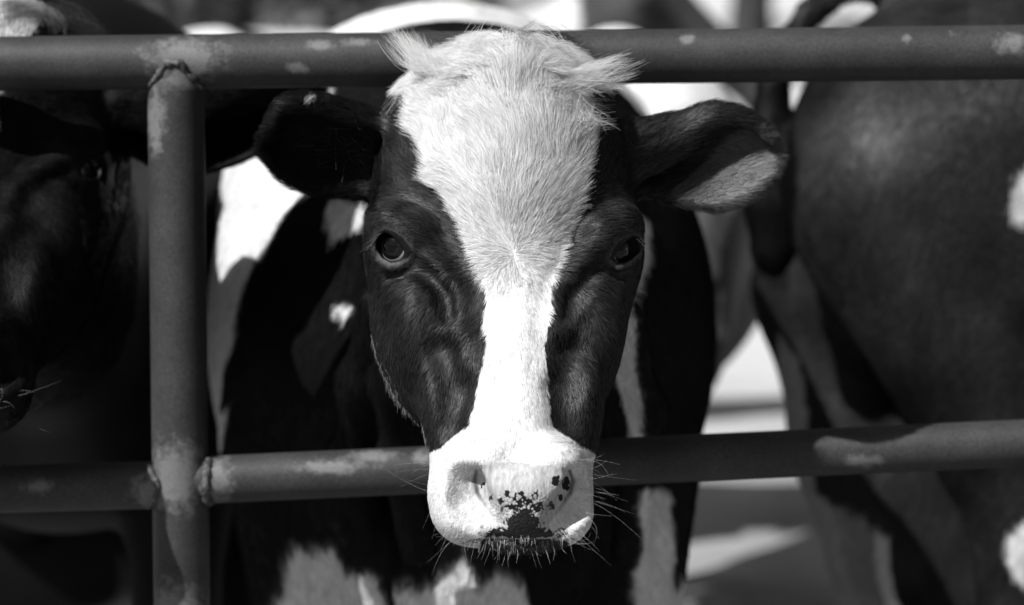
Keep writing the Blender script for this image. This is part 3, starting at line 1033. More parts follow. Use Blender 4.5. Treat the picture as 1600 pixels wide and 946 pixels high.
def head_fur(obj, V, Q, n_short, n_long, white_fn, black=BLACK):
    vn = vertex_normals(V, Q)
    px, py = face_px(V)
    head = (V[:, 1] < 0.34) & (V[:, 2] > -0.34)
    facing = sstep(-0.75, -0.2, -vn[:, 1])
    pad = in_poly(px, py, PAD) & (V[:, 1] < -0.05)
    nostril = pad_nostril_mask(V)
    w = head * facing * (~pad) * eye_clear(V) * nostril
    ear_ = (np.abs(V[:, 0]) > 0.14) & (py < 335)
    # short coat everywhere
    Pn, N = sample_surface(V, Q, w, n_short)
    wt = white_fn(Pn)
    qx, qy = face_px(Pn)
    er = (np.abs(Pn[:, 0]) > 0.14) & (qy < 335)
    L = np.where(er, 0.012, 0.0085) * rng.uniform(0.6, 1.3, n_short)
    L = np.where(qy > 690, 0.0034 * rng.uniform(0.6, 1.3, n_short), L)
    L = np.where((qy > 400) & (qy < 690) & wt, 0.0070 * rng.uniform(0.6, 1.3, n_short), L)
    L *= 0.25 + 0.75 * eye_clear(Pn, 4.0, 26.0)
    lift = np.radians(np.where(er, 28, np.where(wt & (qy > 420), 11 + 22 * sstep(0.75, 0.2, -N[:, 1]), 14))) * rng.uniform(0.6, 1.5, n_short)
    tip_dark = (qx > 752) & (qx < 886) & (qy > 842) & (Pn[:, 1] < 0)
    wt = wt & ~tip_dark
    pts, rad = grow(Pn, N, face_dir(Pn), L, lift, 4, 0.45, rad=0.00015, jit=0.16)
    tone = np.where(wt, (0.68 + 0.08 * sstep(330, 520, qy)) * rng.uniform(0.75, 1.2, n_short), black * rng.uniform(0.25, 2.4, n_short) * np.where((Pn[:, 0] < -0.135) & (qy < 330), 0.12, 1.0) * np.where((Pn[:, 0] > 0.13) & in_poly(qx, qy, EAR_IN), 1.2, 1.0))
    lid = 1 - eye_clear(Pn, 6.0, 22.0)
    tone = np.maximum(tone, 0.04 * lid * rng.uniform(0.3, 1.6, n_short))
    pts, rad = grow(Pn, N, face_dir(Pn), L, lift, 4, 0.45, rad=0.00015, jit=0.16)
    tone = np.where(wt, WHITE * rng.uniform(0.75, 1.2, n_short), black * rng.uniform(0.25, 2.4, n_short) * np.where((Pn[:, 0] < -0.135) & (qy < 330), 0.35, 1.0) * np.where((Pn[:, 0] > 0.13) & in_poly(qx, qy, EAR_IN), 4.5, 1.0))  # left ear carries its shade in the tone, inner right ear its light
    lid = np.maximum(sstep(0.034, 0.025, np.linalg.norm(Pn - EYES[0], axis=1)), sstep(0.034, 0.025, np.linalg.norm(Pn - EYES[1], axis=1)))
    tone = np.maximum(tone, 0.035 * lid * rng.uniform(0.4, 1.6, n_short))
    curves_obj('fur', pts, rad, tone, M_FUR, obj, N)
    if not n_long: return
    # long, wavy coat of the forehead and poll
    fw = sstep(470, 380, py) * sstep(-0.10, -0.02, V[:, 2]) * white_fn(V) * head * facing * (np.abs(V[:, 0]) < 0.13)
    Pn, N = sample_surface(V, Q, fw, n_long)
    qx, qy = face_px(Pn)
    L = (0.013 + 0.017 * sstep(390, 280, qy) + 0.006 * sstep(170, 90, qy)) * rng.uniform(0.55, 1.25, n_long)
    lift = np.radians(24 + 10 * sstep(160, 90, qy)) * rng.uniform(0.5, 1.4, n_long)
    pts, rad = grow(Pn, N, face_dir(Pn), L, lift, 8, 0.62, rad=0.00013, jit=0.13, curl=0.10)
    tone = (0.70 + 0.08 * sstep(330, 520, qy)) * rng.uniform(0.66, 1.2, n_long) * (1 - 0.18 * np.clip(noise3(Pn, 0.02, 97), 0, 1))
    curves_obj('forelock_fur', pts, rad, tone, M_FUR, obj, unit(N + 0.25 * rng.normal(size=N.shape)))


head_fur(cow, CV, CQ, 380000, 110000, face_white)


def body_fur(obj, V, Q, mask, n, L0, rad, tone_fn, cell_jit=0.25):
    """short coat over the part of a body the photo can see"""
    vn = vertex_normals(V, Q)
    Pn, N = sample_surface(V, Q, mask * sstep(0.5, -0.1, vn[:, 1]), n)
    D = np.tile(np.array([0.15, 0.35, -1.0]), (n, 1)); D[:, 0] += noise3(Pn, 0.12, 93) * 0.8
    L = L0 * rng.uniform(0.6, 1.3, n)
    pts, r = grow(Pn, N, D, L, np.radians(16) * rng.uniform(0.5, 1.6, n), 4, 0.4, rad=rad, jit=cell_jit)
    curves_obj('body_fur', pts, r, tone_fn(Pn) * rng.uniform(0.6, 1.35, n), M_FUR, obj, N)


body_fur(cow, CV, CQ, ((CV[:, 1] > 0.26) & (CV[:, 1] < 1.3) & (CV[:, 2] > -0.6)).astype(float), 170000, 0.015, 0.00028, lambda p: np.where(body_white(p), WHITE, 0.005))


# tufts, whiskers, lashes: each strand grown from the surface
def nearest_root(V, Q, pts):
    vn = vertex_normals(V, Q)
    m = V[:, 1] < 0.3
    ids = np.nonzero(m)[0]
    sub = V[ids]
    out = []
    for p in pts:
        out.append(ids[np.argmin(((sub - p)**2).sum(1))])
    return V[out], vn[out]


def front_root(V, vn, px, py):
    """front-most surface point that faces the lens near a spot of the face"""
    qx, qy = FACE_PX
    c = ((qx - px)**2 + (qy - py)**2) + np.maximum(V[:, 1] + 0.15, 0)**2 * 4000 + (vn[:, 1] > 0.2) * 500
    i = np.argmin(c)
    return V[i], vn[i]


FACE_PX = face_px(CV)
CVN = vertex_normals(CV, CQ)


def strands(name, specs, mat, parent, K=8):
    """specs: root, direction, length, droop vector, radius, tone"""
    n = len(specs)
    pts = np.zeros((n, K, 3)); rad = np.zeros((n, K)); tone = np.zeros(n)
    t = np.linspace(0, 1, K)
    for i, (p, dv, L, droop, r, to) in enumerate(specs):
        pts[i] = p + L * (t[:, None] * unit(np.asarray(dv)) + (t**2)[:, None] * np.asarray(droop))
        rad[i] = r * (1 - 0.8 * t); tone[i] = to
    return curves_obj(name, pts, rad, tone, mat, parent)


def tuft(specs, path, n, spread, tone, V=None, vn=None, fpx=None, wave=0.12):
    """a lock of hair following a path of (px, py, height over the coat); off the head it keeps its depth"""
    pts = []; depth = None
    for px, py, off in path:
        c = (fpx[0] - px)**2 + (fpx[1] - py)**2 + (vn[:, 1] > 0.0) * 900 + (V[:, 1] > 0.3) * 9000
        i = int(np.argmin(c))
        if c[i] < 200 or depth is None: depth = V[i, 1] - off
        pts.append(d(px, py, depth))
    path = np.array(pts)
    K = 10
    U = np.linspace(0, len(path) - 1, K)
    base = np.stack([cubic(np.arange(len(path)), path[:, k], U) for k in range(3)], 1)
    L = np.linalg.norm(base[-1] - base[0])
    out = np.zeros((n, K, 3))
    t = np.linspace(0, 1, K)[:, None]
    nl = max(1, n // 38)
    sub = rng.normal(size=(nl, 2, 3)) * spread * np.array([1, 0.35, 1])
    ph = rng.uniform(0, 6.28, nl)
    for i in range(n):
        k = rng.integers(nl)
        o = sub[k, 0] + rng.normal(size=3) * spread * 0.55
        o2 = sub[k, 1] * 0.9 + rng.normal(size=3) * spread * 0.40
        ln = rng.uniform(0.35, 1.1)
        b = base[0] + (base - base[0]) * ln
        wv = wave * L * np.sin(ph[k] + 4.0 * t) * t * np.array([[0.5, 0.2, 0.8]])
        out[i] = b + o * (1 - 0.55 * t) + o2 * t * t * 0.9 + wv + np.array([0, 0, 0.10]) * L * (t**2 - t) * (k % 3 - 1)
    specs.append((out, None, tone * (0.78 if tone > 0.4 else 1.0) * rng.uniform(0.65, 1.15, n)))


locks = []
HK = dict(V=CV, vn=CVN, fpx=FACE_PX)
for path, n, sp, to in (
    ([(745, 122, .004), (700, 112, .008), (655, 98, .012), (612, 62, .012)], 420, 0.0045, WHITE),
    ([(735, 128, .004), (690, 120, .008), (648, 104, .012), (622, 56, .012)], 380, 0.0045, WHITE),
    ([(725, 116, .004), (685, 108, .008), (645, 96, .010), (640, 78, .012)], 240, 0.0045, WHITE),
    ([(700, 128, .003), (665, 126, .006), (640, 140, .008), (628, 165, .008)], 140, 0.010, WHITE * 0.8),
    ([(720, 138, .003), (685, 138, .006), (655, 160, .008)], 260, 0.008, WHITE),
    ([(845, 138, .003), (890, 130, .007), (935, 120, .010), (980, 104, .012)], 320, 0.0045, WHITE),
    ([(855, 132, .003), (905, 124, .007), (945, 104, .010), (972, 96, .012)], 170, 0.004, WHITE),
    ([(850, 140, .003), (900, 134, .007), (945, 124, .010), (988, 116, .012)], 320, 0.0045, WHITE),
    ([(860, 150, .003), (900, 158, .006), (938, 166, .008)], 300, 0.009, WHITE),
    ([(880, 175, .003), (910, 188, .006), (935, 205, .008)], 200, 0.010, WHITE),
    ([(770, 82, .003), (720, 70, .006), (680, 55, .006), (640, 43, .006)], 170, 0.0045, BLACK),
    ([(795, 80, .003), (808, 62, .005), (825, 44, .006)], 140, 0.006, 0.06),
    ([(780, 80, .003), (760, 68, .005), (735, 56, .006)], 50, 0.005, 0.15),
    ([(850, 82, .003), (890, 88, .005), (930, 94, .006)], 420, 0.009, BLACK),
    ([(800, 84, .002), (840, 86, .004), (880, 106, .005), (910, 124, .006)], 420, 0.010, WHITE),
    ([(790, 84, .002), (750, 88, .004), (705, 106, .005), (680, 120, .006)], 420, 0.010, WHITE),
    ([(770, 90, .002), (735, 102, .004), (700, 116, .005)], 300, 0.010, WHITE),
    ([(830, 92, .002), (860, 106, .004), (890, 124, .005)], 300, 0.010, WHITE),
    ([(790, 80, .003), (795, 105, .006), (790, 128, .006)], 260, 0.012, WHITE * 0.85)):
    tuft(locks, path, n, sp, to, **HK)
A = np.concatenate([s[0] for s in locks]); T = np.concatenate([s[2] for s in locks])
R_ = 0.00013 * np.broadcast_to(1 - 0.75 * np.linspace(0, 1, A.shape[1])**1.5, A.shape[:2])
curves_obj('poll_tuft', A, R_, T, M_FUR, cow)

wsp = []
for i in range(95):       # chin and lip fringe
    px = rng.uniform(700, 905); f = (px - 806) / 100
    py = 858 - 36 * f * f + rng.normal() * 5
    p, nn = front_root(CV, CVN, px, py)
    wsp.append((p, np.array([0.5 * f, -0.45, -1.0]) + rng.normal(size=3) * 0.22, 0.004 + 0.017 * rng.random()**2, rng.normal(size=3) * 0.2 + [0, 0, -0.1], 0.00010, rng.uniform(0.15, 0.55)))
for i in range(55):        # short hairs over the dark lips
    px = rng.uniform(760, 880)
    p, nn = front_root(CV, CVN, px, rng.uniform(836, 846))
    wsp.append((p, np.array([0.0, -0.5, -1.0]) + rng.normal(size=3) * 0.1, rng.uniform(0.004, 0.010), [0, 0, 0], 0.00009, 0.4))
for sx, n in ((1, 46), (-1, 34)):
    for i in range(n):
        py = rng.uniform(715, 845)
        p, nn = front_root(CV, CVN, 806 + sx * (rng.uniform(85, 118) if py < 815 else rng.uniform(60, 100)), py)
        up = (775 - py) / 110
        wsp.append((p, np.array([sx * 1.0, -0.35, 0.45 * up - 0.15]) + rng.normal(size=3) * 0.25, rng.uniform(0.006, 0.042), rng.normal(size=3) * 0.38 + [0, 0, -0.12], 0.00008, rng.uniform(0.2, 0.6)))
for i in range(420):       # strands along the jaw, the sun's rim light put into their tone
    u = rng.uniform(0, 1)
    px, py = np.interp(u, [0, .25, .6, 1], [581, 590, 622, 672]) + rng.normal() * 5, np.interp(u, [0, .25, .6, 1], [515, 560, 630, 700]) + rng.normal() * 4
    c = (FACE_PX[0] - px)**2 + (FACE_PX[1] - py)**2 + (CV[:, 1] > 0.24) * 9000
    k = np.argmin(c)
    wsp.append((CV[k] + rng.normal(size=3) * 0.0016, np.array([0.15, -0.3, -1.0]) + rng.normal(size=3) * 0.2, rng.uniform(0.004, 0.012), [0, 0, 0], 0.00010, rng.uniform(0.02, 0.2)))
strands('whiskers', wsp, M_FUR, cow)

lsp = []
for q, line in ((0, [(586, 384), (589, 373), (595, 363), (604, 359), (618, 364)]), (1, [(972, 376), (982, 371), (993, 368), (1001, 372), (1004, 382)])):
    line = np.array(line, float); sx = -1 if q == 0 else 1
    for i in range(80 if q == 0 else 45):
        u = rng.uniform(0, len(line) - 1)
        px = np.interp(u, range(len(line)), line[:, 0]); py = np.interp(u, range(len(line)), line[:, 1])
        c = (FACE_PX[0] - px)**2 + (FACE_PX[1] - py)**2 + (np.linalg.norm(CV - EYES[q], axis=1) > EYE_R + 0.008) * 1e5
        p = CV[np.argmin(c)]
        dv = np.array([sx * 0.9, -0.55, -0.15]) + rng.normal(size=3) * 0.18
        lsp.append((p, dv, rng.uniform(0.007, 0.017), [0, 0, -0.35], 0.00012, rng.choice([0.01, 0.05, 0.12]) if q == 0 else 0.012))
strands('eyelashes', lsp, M_FUR, cow)


# pale wisps inside the shaded ear and the pale tuft at its upper edge
wisp = []
for i in range(46):
    px, py = rng.uniform(490, 565), rng.uniform(195, 255)
    p, nn = front_root(CV, CVN, px, py)
    wisp.append((p, np.array([rng.normal() * 0.8, -0.6, rng.normal() * 0.8]), rng.uniform(0.008, 0.026), rng.normal(size=3) * 0.4, 0.00012, rng.uniform(0.01, 0.14)))
for i in range(120):
    px = rng.uniform(470, 520); p, nn = front_root(CV, CVN, px, 165)
    wisp.append((p, np.array([rng.normal() * 0.4 - 0.3, -0.3, 1.0]), rng.uniform(0.006, 0.018), rng.normal(size=3) * 0.2, 0.00013, 0.008))
for i in range(70):
    p, nn = front_root(CV, CVN, rng.normal(481, 4), 160 + rng.normal() * 3)
    wisp.append((p, np.array([0.3, -0.4, 1.0]) + rng.normal(size=3) * 0.25, rng.uniform(0.004, 0.010), [0.3, 0, 0], 0.00015, 0.55))
strands('ear_hair', wisp, M_FUR, cow)


def eye_mat():
    m, nt, b = new_mat('cow_eye')
    tc = nd(nt, 'ShaderNodeTexCoord')
    sp = nd(nt, 'ShaderNodeSeparateXYZ'); nt.links.new(tc.outputs['Normal'], sp.inputs[0])
    n = noise_node(nt, tc.outputs['Object'], 160, 3)
    z = math_node(nt, 'ADD', sp.outputs['Z'], math_node(nt, 'MULTIPLY', math_node(nt, 'SUBTRACT', n, 0.5), 0.03))
    nt.links.new(ramp(nt, z, [(0.0, 0.34), (0.70, 0.40), (0.73, 0.006), (0.84, 0.009), (0.88, 0.001)]), b.inputs['Base Color'])
    b.inputs['Roughness'].default_value = 0.06
    b.inputs['Specular IOR Level'].default_value = 0.3
    return m


M_EYE = eye_mat()


def eyeball(c, gaze, parent, r=EYE_R):
    n, k = 32, 48
    V = [(0, 0, 1)]
    th = np.linspace(0, math.pi, n)[1:-1]
    for t in th:
        for j in range(k):
            a = 2 * math.pi * j / k
            V.append((math.sin(t) * math.cos(a), math.sin(t) * math.sin(a), math.cos(t)))
    V.append((0, 0, -1))
    V = np.array(V)
    V[:, 2] *= np.where(V[:, 2] > 0.8, 1 + 0.05 * (V[:, 2] - 0.8) / 0.2, 1)      # cornea
    F4 = []
    me = bpy.data.meshes.new('eye')
    fs = [(0, 1 + j, 1 + (j + 1) % k) for j in range(k)]
    for i in range(n - 3):
        for j in range(k):
            a = 1 + i * k + j; b_ = 1 + i * k + (j + 1) % k
            fs.append((a, a + k, b_ + k, b_))
    last = len(V) - 1
    fs += [(last, 1 + (n - 3) * k + (j + 1) % k, 1 + (n - 3) * k + j) for j in range(k)]
    me.from_pydata((V * r).tolist(), [], fs)
    for p in me.polygons: p.use_smooth = True
    o = link('eye', me, M_EYE, parent)
    o.location = c
    o.rotation_euler = Vector(gaze).to_track_quat('Z', 'Y').to_euler()
    return o


eyeball(EYES[0], (-0.60, -0.80, 0.10), cow)
eyeball(EYES[1], (0.82, -0.57, 0.08), cow)


# ------------------------------------------------------------------ the cow at the left edge, its head half out of the frame
def frame_to(org, k):
    return lambda w: ((np.asarray(w, float) - org) @ RM) / k


EAR_SIDE = ear([
    [(985, 300, .140), (975, 240, .180), (985, 185, .150), (985, 230, .100), (985, 280, .105)],
    [(1060, 338, .165), (1050, 250, .215), (1070, 155, .165), (1070, 215, .110), (1062, 290, .120)],
    [(1140, 330, .165), (1140, 235, .225), (1160, 124, .170), (1155, 180, .115), (1145, 240, .125)],
    [(1225, 285, .165), (1235, 205, .220), (1240, 130, .175), (1240, 150, .135), (1235, 185, .130)],
    [(1270, 235, .165), (1292, 190, .190), (1285, 158, .178), (1282, 160, .158), (1278, 170, .152)]])
LK = 1.12
eye_w = P(122, 266, 3.20)
ORG2 = eye_w - RM @ (EYES[1] * LK)
tf2 = frame_to(ORG2, LK)
F2 = Field(graded(-0.60, (-0.2, 0.016), (0.34, 0.005), (0.5, 0.016)), graded(-0.14, (0.33, 0.005), (2.2, 0.02)), graded(-1.25, (-0.34, 0.02), (0.30, 0.005), (0.40, 0.02)))
head_fields(F2, [EAR_SIDE, EAR_L])
F2.cone((0.0, 0.20, 0.02), (-0.02, 0.50, 0.0), 0.115, 0.15, 0.05, flat=1.1)
F2.cone((-0.02, 0.45, 0.02), (-0.05, 0.80, 0.0), 0.14, 0.20, 0.06, flat=1.15)
F2.cone((0.0, 0.30, -0.08), (-0.05, 0.80, -0.2), 0.105, 0.20, 0.06)
F2.ell((-0.06, 0.95, -0.08), (0.29, 0.30, 0.36), 0.08)
F2.ell((-0.10, 1.45, -0.05), (0.32, 0.62, 0.33), 0.10)
F2.ell((-0.12, 1.90, -0.02), (0.25, 0.26, 0.28), 0.10)
c2 = ORG2 + RM @ (np.array([-0.06, 0.9, 0]) * LK)
for ox, oy, up in ((-0.2, 0.0, 0), (0.17, -0.03, 0), (-0.24, 1.05, 1), (0.12, 1.1, 1)):
    x0, y0 = c2[0] + ox, c2[1] + oy
    rr = [0.15, 0.09, 0.055, 0.042, 0.055] if up else [0.11, 0.058, 0.055, 0.038, 0.055]
    F2.chain([tf2((x0, y0, 0.8)), tf2((x0, y0 - 0.03, 0.5)), tf2((x0, y0 + 0.05 * up, 0.40)), tf2((x0, y0 + 0.04 * up, 0.12)), tf2((x0, y0 - 0.02, 0.03))], [q / LK for q in rr], 0.03)
def bent(V, ang, piv):
    """lower the nose: turn the head about the eyes, the turn fading out down the neck"""
    w = sstep(0.55, 0.12, V[:, 1]) * ang
    c, sn = np.cos(w), np.sin(w)
    y, z = V[:, 1] - piv[1], V[:, 2] - piv[2]
    o = V.copy(); o[:, 1] = piv[1] + c * y + sn * z; o[:, 2] = piv[2] - sn * y + c * z
    return o


class Bent:
    def mesh(self, name):
        V, Q = F2.mesh(name); return bent(V, math.radians(17), EYES[1]), Q
cow2, V2, Q2 = frame_object('cow', Bent(), ORG2, M_HIDE)
cow2.scale = (LK, LK, LK)
tag(cow2, 'black cow at the left edge with its big ear behind the fence post', 'cow', 'black and white cows in the pen')


def side_white(V):
    px, py = face_px(V)
    return (V[:, 1] < 0.12) & (np.abs(px - 812) < np.interp(py, [60, 110, 170, 195, 300, 600, 700], [50, 66, 64, 30, 16, 12, 12]) + noise3(V, 0.02, 61) * 8)


set_attr(cow2.data, 'tone', np.where(side_white(V2), 0.22, 0.003))
set_attr(cow2.data, 'mottle', np.zeros(len(V2)))
head_fur(cow2, V2, Q2, 90000, 0, side_white, 0.0025)
curves_tuft = []
HK2 = dict(V=V2, vn=vertex_normals(V2, Q2), fpx=face_px(V2))
tuft(curves_tuft, [(830, 140, .004), (865, 135, .008), (885, 145, .012), (895, 160, .012)], 200, 0.007, 0.25, **HK2)
tuft(curves_tuft, [(900, 150, .004), (950, 170, .01), (985, 205, .012)], 160, 0.010, 0.01, **HK2)
A = np.concatenate([q[0] for q in curves_tuft]); T = np.concatenate([q[2] for q in curves_tuft])
curves_obj('poll_tuft', A, 0.00016 * np.broadcast_to(1 - 0.75 * np.linspace(0, 1, A.shape[1])**1.5, A.shape[:2]), T, M_FUR, cow2)
FACE_PX = face_px(V2); VN2 = vertex_normals(V2, Q2)
w2 = []
for i in range(22):
    p, nn = front_root(V2, VN2, 806 + rng.uniform(70, 118), rng.uniform(730, 840))
    w2.append((p, np.array([1.0, -0.35, -0.1]) + rng.normal(size=3) * 0.3, rng.uniform(0.010, 0.026), rng.normal(size=3) * 0.3, 0.00010, 0.06))
strands('whiskers', w2, M_FUR, cow2)
for e, g in zip(EYES, ((-0.74, -0.67, 0.12), (0.88, -0.46, 0.10))): eyeball(e, g, cow2)
del F2


# ------------------------------------------------------------------ the other cows of the herd
def world_cow(name, Fd, loc, mat, tone_fn, label):
    V, Q = Fd.mesh(name)
    me = mesh_np(name, V - np.asarray(loc), Q)
    o = link(name, me, mat)
    o.location = loc
    set_attr(me, 'tone', tone_fn(V))
    return tag(o, label, 'cow', 'black and white cows in the pen'), V, Q


def cam_px(V):
    """markings are placed by where they sit on the flank: direction and distance folded to a flat chart"""
    q = (V - CAM) @ RM
    return 800 + FPX * q[:, 0] / q[:, 1], 473 - FPX * q[:, 2] / q[:, 1]


# right: standing side-on, rump and lifted tail towards the middle
F3 = Field(graded(0.30, (1.1, 0.009), (2.7, 0.02)), graded(3.55, (4.85, 0.012)), graded(-0.02, (0.5, 0.02), (1.55, 0.010)))
F3.ell(P(1490, 262, 4.18), (0.245, 0.27, 0.255), 0.06)
F3.ell(P(1760, 330, 4.22), (0.42, 0.29, 0.36), 0.10)
F3.ell(P(2300, 380, 4.25), (0.62, 0.33, 0.40), 0.12)
F3.ell(P(2750, 360, 4.22), (0.30, 0.25, 0.36), 0.10)
F3.cone(P(2850, 300, 4.22), P(3080, 500, 4.2), 0.20, 0.13, 0.08)
F3.cone(P(1425, 300, 4.08), P(1650, 800, 4.02), 0.175, 0.115, 0.06)
F3.cone(P(1650, 800, 4.02), P(1575, 1080, 4.05), 0.10, 0.055, 0.05)
F3.cone(P(1575, 1080, 4.05), P(1620, 1500, 4.05), 0.05, 0.042, 0.03)
F3.cone(P(1400, 330, 4.38), P(1290, 450, 4.42), 0.15, 0.105, 0.05)
F3.cone(P(1290, 450, 4.42), P(1345, 690, 4.42), 0.105, 0.10, 0.05)
F3.cone(P(1345, 690, 4.42), P(1400, 960, 4.42), 0.10, 0.085, 0.05)
F3.cone(P(1400, 960, 4.42), P(1360, 1120, 4.44), 0.075, 0.05, 0.03)
F3.cone(P(1360, 1120, 4.44), P(1370, 1400, 4.42), 0.045, 0.045, 0.03)
F3.ell(P(1510, 850, 4.30), (0.13, 0.13, 0.19), 0.06)       # udder and inner thigh
F3.cone(P(1560, 760, 4.2), P(1520, 1090, 4.22), 0.11, 0.07, 0.05)
for px, y in ((2700, 4.1), (2760, 4.36)):
    F3.chain([P(px, 600, y), P(px + 10, 950, y), P(px, 1380, y)], [0.11, 0.055, 0.045], 0.04)
F3.chain([P(1440, 40, 4.2), P(1400, -6, 4.19), P(1330, -22, 4.18), P(1268, 18, 4.17), P(1232, 66, 4.16), P(1210, 130, 4.15)], [0.035, 0.022, 0.019, 0.019, 0.018, 0.019], 0.012)
F3.chain([P(1210, 130, 4.15), P(1203, 220, 4.15), P(1204, 320, 4.15), P(1208, 395, 4.15), P(1214, 425, 4.15)], [0.022, 0.036, 0.038, 0.030, 0.010], 0.01)
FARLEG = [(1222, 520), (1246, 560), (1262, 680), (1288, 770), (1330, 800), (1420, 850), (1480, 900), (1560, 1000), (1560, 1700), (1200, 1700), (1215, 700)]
SPOT = [[(1578, 325), (1588, 275), (1612, 238), (1660, 240), (1640, 330), (1594, 342)], [(1575, 880), (1570, 835), (1598, 810), (1680, 800), (1680, 960), (1608, 925)]]


def right_tone(V):
    px, py = cam_px(V)
    px = px + noise3(V, 0.06, 71) * 10 + noise3(V, 0.02, 72) * 5; py = py + noise3(V, 0.06, 73) * 10
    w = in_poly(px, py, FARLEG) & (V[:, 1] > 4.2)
    for poly in SPOT: w |= in_poly(px, py, poly) & (V[:, 1] < 4.25)
    w |= (V[:, 0] > 1.3) & (noise3(V, 0.5, 74) > 0.25)
    w &= ~((px < 1252) & (py < 432) & (V[:, 1] < 4.2))
    return np.where(w, np.where(V[:, 1] > 4.25, 0.30, WHITE), np.where((px < 1250) & (py < 440) & (V[:, 0] < 0.42), 0.004, 0.014 * (1 + 0.55 * noise3(V, 0.16, 77) + 0.4 * noise3(V, 0.05, 78))))  # white of the far leg dimmed, its shade put into the tone


M_FLANK = coat_mat('flank_coat', (30, 30, 10))
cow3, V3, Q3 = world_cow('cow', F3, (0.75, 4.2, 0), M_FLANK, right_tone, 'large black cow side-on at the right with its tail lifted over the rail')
body_fur(cow3, V3 - np.array([0.75, 4.2, 0]), Q3, ((V3[:, 1] < 4.3) & (V3[:, 0] < 1.1) & (V3[:, 2] > 0.5)).astype(float), 110000, 0.016, 0.00042, lambda p: right_tone(p + np.array([0.75, 4.2, 0])), 0.4)
del F3


def generic(org, heading, k, head_low=0.0, tone=None, label='', step=0.022, turn=0.0, stance=0.15, lean=0.0):
    """a standing cow: org = point on the ground under its middle"""
    Fd = Field(graded(-1.15, (1.75, step)), graded(-0.45, (0.45, step)), graded(-0.02, (1.65, step)))
    Fd.ell((0.0, 0, 0.92), (0.80, 0.34, 0.36), 0.08)
    Fd.ell((0.55, 0, 0.95), (0.34, 0.27, 0.37), 0.08)
    Fd.ell((-0.62, 0, 1.05), (0.36, 0.27, 0.28), 0.08)
    Fd.ell((-0.78, 0, 0.85), (0.20, 0.22, 0.28), 0.08)
    hz = 1.22 - head_low; hx = 1.18; hy = turn
    Fd.cone((0.72, 0, 1.08), (hx, hy * 0.7, hz), 0.22, 0.12, 0.08, flat=1.1)
    Fd.cone((0.70, 0, 0.85), (hx - 0.05, hy * 0.7, hz - 0.06), 0.20, 0.10, 0.08)
    Fd.cone((hx, hy, hz + 0.03), (hx + 0.36, hy * 1.2, hz - 0.28), 0.105, 0.062, 0.05)
    Fd.ell((hx + 0.38, hy * 1.2, hz - 0.30), (0.075, 0.08, 0.065), 0.03)
    for sx in (-1, 1):
        Fd.ell((hx - 0.02, hy + sx * 0.19, hz + 0.03), (0.035, 0.10, 0.05), 0.03)
        q = sx * stance + lean
        Fd.chain([(0.58, q, 0.75), (0.60, q, 0.45), (0.58, q, 0.38), (0.59, q, 0.12), (0.63, q, 0.03)], [0.12, 0.062, 0.058, 0.04, 0.055], 0.03)
        Fd.chain([(-0.72, q, 0.85), (-0.62, q * 1.05, 0.60), (-0.82, q, 0.45), (-0.79, q, 0.12), (-0.74, q, 0.03)], [0.16, 0.10, 0.058, 0.042, 0.055], 0.03)
    Fd.chain([(-0.93, 0, 1.22), (-1.02, 0.02, 1.05), (-1.03, 0.03, 0.70), (-1.02, 0.04, 0.42)], [0.035, 0.022, 0.025, 0.04], 0.02)
    Fd.ell((-0.50, 0, 0.58), (0.16, 0.14, 0.10), 0.05)
    V, Q = Fd.mesh('cow')
    o = link('cow', mesh_np('cow', V, Q), M_COAT)
    o.location = org; o.rotation_euler = (0, 0, heading); o.scale = (k, k, k)
    set_attr(o.data, 'tone', tone(V))
    return tag(o, label, 'cow', 'black and white cows in the pen')


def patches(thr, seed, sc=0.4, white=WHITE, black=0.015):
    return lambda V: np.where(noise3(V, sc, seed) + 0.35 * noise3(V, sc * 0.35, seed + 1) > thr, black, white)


def at_ground(px, dist):
    p = P(px, 473, dist); return (p[0], p[1], 0)


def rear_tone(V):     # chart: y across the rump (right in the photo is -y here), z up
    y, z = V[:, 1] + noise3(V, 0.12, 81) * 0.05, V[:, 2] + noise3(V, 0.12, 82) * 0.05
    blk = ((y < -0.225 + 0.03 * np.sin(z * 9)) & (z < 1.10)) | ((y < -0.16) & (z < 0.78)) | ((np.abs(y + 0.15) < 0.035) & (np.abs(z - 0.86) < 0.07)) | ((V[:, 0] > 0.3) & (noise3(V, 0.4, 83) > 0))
    return np.where(blk, 0.012, np.where(z > 1.04, WHITE, 0.34))  # white coat greyed below the back: shade put into the tone


